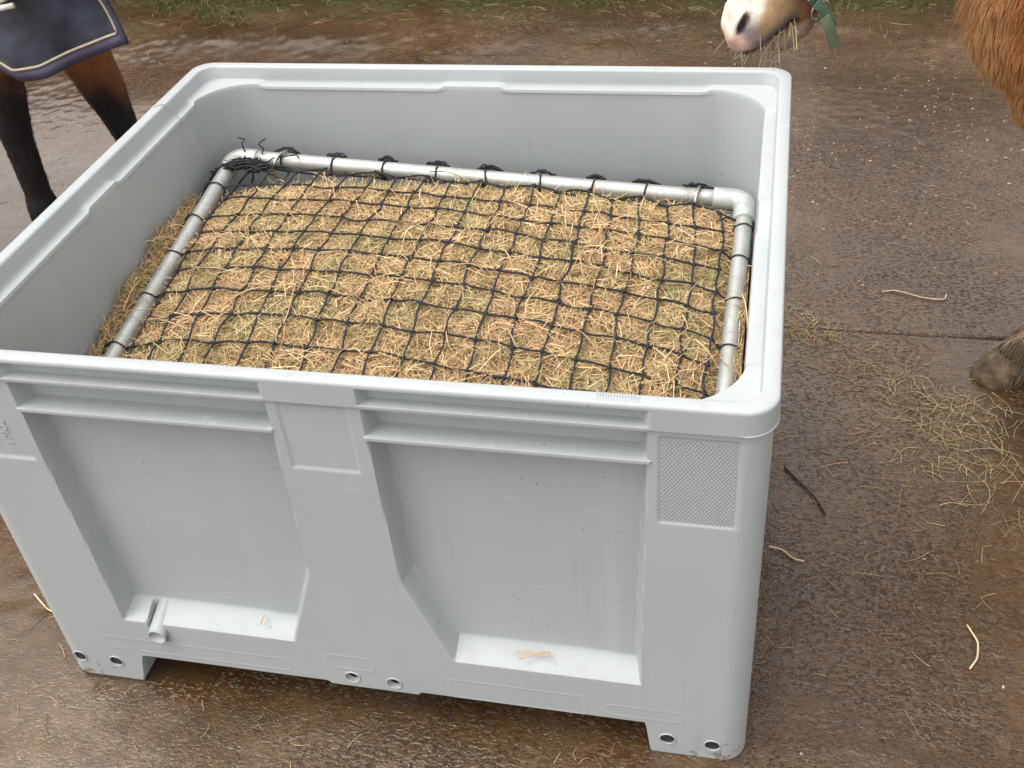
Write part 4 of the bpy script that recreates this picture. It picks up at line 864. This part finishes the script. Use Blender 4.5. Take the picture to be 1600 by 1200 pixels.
# far hind, a little behind
C += [((-.62, 1.56, 1.02), (-.71, 1.56, .80), .15, .12), ((-.71, 1.56, .80), (-.675, 1.57, .56), .11, .080), ((-.675, 1.57, .56), (-.640, 1.575, .40), .074, .060), ((-.640, 1.575, .40), (-.615, 1.575, .28), .056, .040),
      ((-.615, 1.575, .28), (-.60, 1.575, .18), .038, .036), ((-.60, 1.575, .17), (-.605, 1.575, .13), .045, .045), ((-.605, 1.575, .12), (-.635, 1.575, .05), .042, .048)]
for k in (-1, 1):
    y = BY+k*.13; C += [((-1.90, y, 1.0), (-1.86, y, .72), .13, .08), ((-1.86, y, .72), (-1.86, y, .46), .075, .05), ((-1.86, y, .45), (-1.86, y, .20), .038, .034), ((-1.86, y, .18), (-1.89, y, .05), .042, .05)]
bme = blob('body', C, .010, 5); co_ = coords(bme)
def bay_col(P):
    n = len(P); c_ = np.tile([.21, .075, .022], (n, 1))*(1+.25*vnoise(P[:, 0]*12, P[:, 2]*8, 97))[:, None]
    far = P[:, 1] > 1.45; wob = .05*vnoise(P[:, 0]*14, P[:, 2]*9, 98)
    hgt = np.where(far, .44+.9*(P[:, 0]+.645+.35*(P[:, 2]-.42))*0, .56)
    # black points climb the middle of the leg, tan edges stay
    xc = np.where(far, -.64-.30*(P[:, 2]-.40), -.74); ed = np.where(far, sst(.028, .060, np.abs(P[:, 0]-xc-.008)), sst(.030, .05, P[:, 0]-xc)*.55*sst(.35, .3, P[:, 2]))
    m = sst(.07, -.07, P[:, 2]-hgt+wob); m = m*(1-.8*ed*sst(.22, .36, P[:, 2])*far)*(1-ed*(~far)*sst(.14, .2, P[:, 2])); m = np.where(far, m, np.maximum(m, .85*(1-ed)*sst(.62, .56, P[:, 2]))); m = np.where(P[:, 2] < .14, 1, m)[:, None]
    return np.clip(c_*(1-m)+np.array([.010, .008, .008])*m, .003, .9)
paint(bme, bay_col(co_)); link('body', bme, M_coat, bay)
vism = lambda c: (c[:, 0] > -1.0) & (c[:, 2] > .05) & (c[:, 2] < .75)
link('coat', furmesh('coat', bme, vism, 30000, .010, flowp, .25, bay_col, .0011), M_fur, bay, False)
for x, y in ((-.78, 1.30), (-.635, 1.575), (-1.89, BY-.13), (-1.89, BY+.13)): hoof(bay, x, y, .056)
mb = MB()
link('tail', straw_tubes('tail', 400, lambda: ((lambda a: (a+np.outer(np.linspace(0, 1, 8)**.6, [.04, rng.normal(0, .02), 0])+np.outer(np.linspace(0, 1, 8)**1.2, [0, 0, -.25]), .0014, np.array([.02, .015, .012])))(np.array((-.46, BY+.05, 1.05))+rng.normal(0, .012, 3)))), M_hay, bay)
# rug: draped shell, cross sections along x
hem = lambda x: np.interp(x, [-2.1, -.90, -.72, -.64, -.60, -.52, -.45, -.36, -.281], [.64, .635, .625, .607, .597, .609, .634, .663, .686])
def section(u, x):
    """u 0..1 from near hem over the back to far hem"""
    h = hem(x)+np.where(u > .5, .16, 0); xr = np.where(u < .5, u, 1-u)*2; sg = np.where(u < .5, -1, 1)
    z = np.interp(xr, [0, .28, .5, .68, .82, .93, 1], [0, .34, .62, .84, .95, .99, 1.0])*(1.455-h)+h
    yy = np.interp(xr, [0, .28, .5, .68, .82, .93, 1], [.245, .275, .285, .26, .17, .08, 0])
    return yy*sg, z
nx, nu = 150, 120; xsR = np.linspace(-2.05, 0, nx); uu = np.linspace(0, 1, nu); V = np.zeros((nx, nu, 3))
def rug_pt(a, u):
    """a 0..1 along the length"""
    zl = None; x = -2.05+a*(2.05-.281); yy, z = section(u, x)
    rear = -.281-.21*(z-.684)          # rear edge leans forward going up
    x2 = -2.05+a*(rear+2.05); 
    w = .016*vnoise(x2*7+z*3, z*5+u*0, 101)+.005*vnoise(x2*19, z*12, 102)+.012*np.sin(x2*16+z*6)*sst(1.0, .6, z)*.6
    return np.stack([x2, BY+yy+w*np.where(u < .5, -1, 1)*sst(1.42, 1.2, z), z], -1)
A_, U_ = np.meshgrid(np.linspace(0, 1, nx)**.8, uu, indexing='ij'); V = rug_pt(A_, U_)
I = (np.arange(nx-1)[:, None]*nu+np.arange(nu-1)[None]).ravel(); rme = npmesh('rug', V.reshape(-1, 3), np.stack([I, I+1, I+nu+1, I+nu], 1)); rug = link('rug', rme, M_rug, bay)
m_ = rug.modifiers.new('s', 'SOLIDIFY'); m_.thickness = .006; m_.offset = 0
def sub(o): o.parent = rug; o.matrix_parent_inverse = Matrix.Identity(4); return o
aa = np.linspace(.3, 1, 160)
def rugcurve(a, u, off=.006): P = rug_pt(np.asarray(a), np.asarray(u)); P[:, 1] -= off; return P
uh = .0155; ar = .9925
P = rugcurve(aa[aa <= ar+.001], np.full((aa <= ar+.001).sum(), uh), .0065); mb = MB(); mb.tube(P, .0033, 8)
P2 = rugcurve(np.full(60, ar), np.linspace(uh, .40, 60), .0065); mb.tube(P2, .0036, 8); sub(mb.build('piping', M_pipe))
def ribbon2(PA, PB, mat, name):
    n = len(PA); V = np.vstack([PA, PB]); F = [(i, i+1, n+i+1, n+i) for i in range(n-1)]; mb = MB(); mb.add(V, F); o = sub(mb.build(name, mat)); m_ = o.modifiers.new('s', 'SOLIDIFY'); m_.thickness = .003; m_.offset = 0; return o
ribbon2(rugcurve(aa, np.full(160, .0005), .0055), rugcurve(aa, np.full(160, uh-.002), .0055), M_bind, 'hem_binding')
ribbon2(rugcurve(np.full(60, 1.0), np.linspace(.0, .4, 60), .0060), rugcurve(np.full(60, ar+.002), np.linspace(.0, .4, 60), .0060), M_bind, 'edge_binding')
# surcingle: pale-edged strap lying across the rug side
P = np.array([(-.40, 1.150, .845), (-.50, 1.150, .815), (-.60, 1.150, .775), (-.70, 1.150, .745), (-.85, 1.150, .725), (-1.0, 1.155, .71)]); t_ = np.linspace(0, 5, 40); P = np.stack([np.interp(t_, range(6), P[:, k]) for k in range(3)], 1)
P[:, 1] = np.array([rug_pt(np.array([(p_[0]+2.05)/(1.74)]), np.array([.10+.0*p_[2]]))[0, 1] for p_ in P])-.012
for dz in (0, .028):
    mb = MB(); mb.tube(P+np.array([0, 0, dz]), .0038, 8); sub(mb.build('strap_piping', M_pipe))
mb = MB(); b0 = P[12]+np.array([0, -.008, .012]); mb.tube([b0+np.array(q) for q in ((-.045, 0, -.030), (.0, 0, -.022), (.045, 0, -.014))], .0065, 8); sub(mb.build('buckle', simple('pale_buckle', (.62, .6, .55), .4)))
print('TOTAL verts', sum(len(o.data.vertices) for o in bpy.data.objects if o.type == 'MESH'))
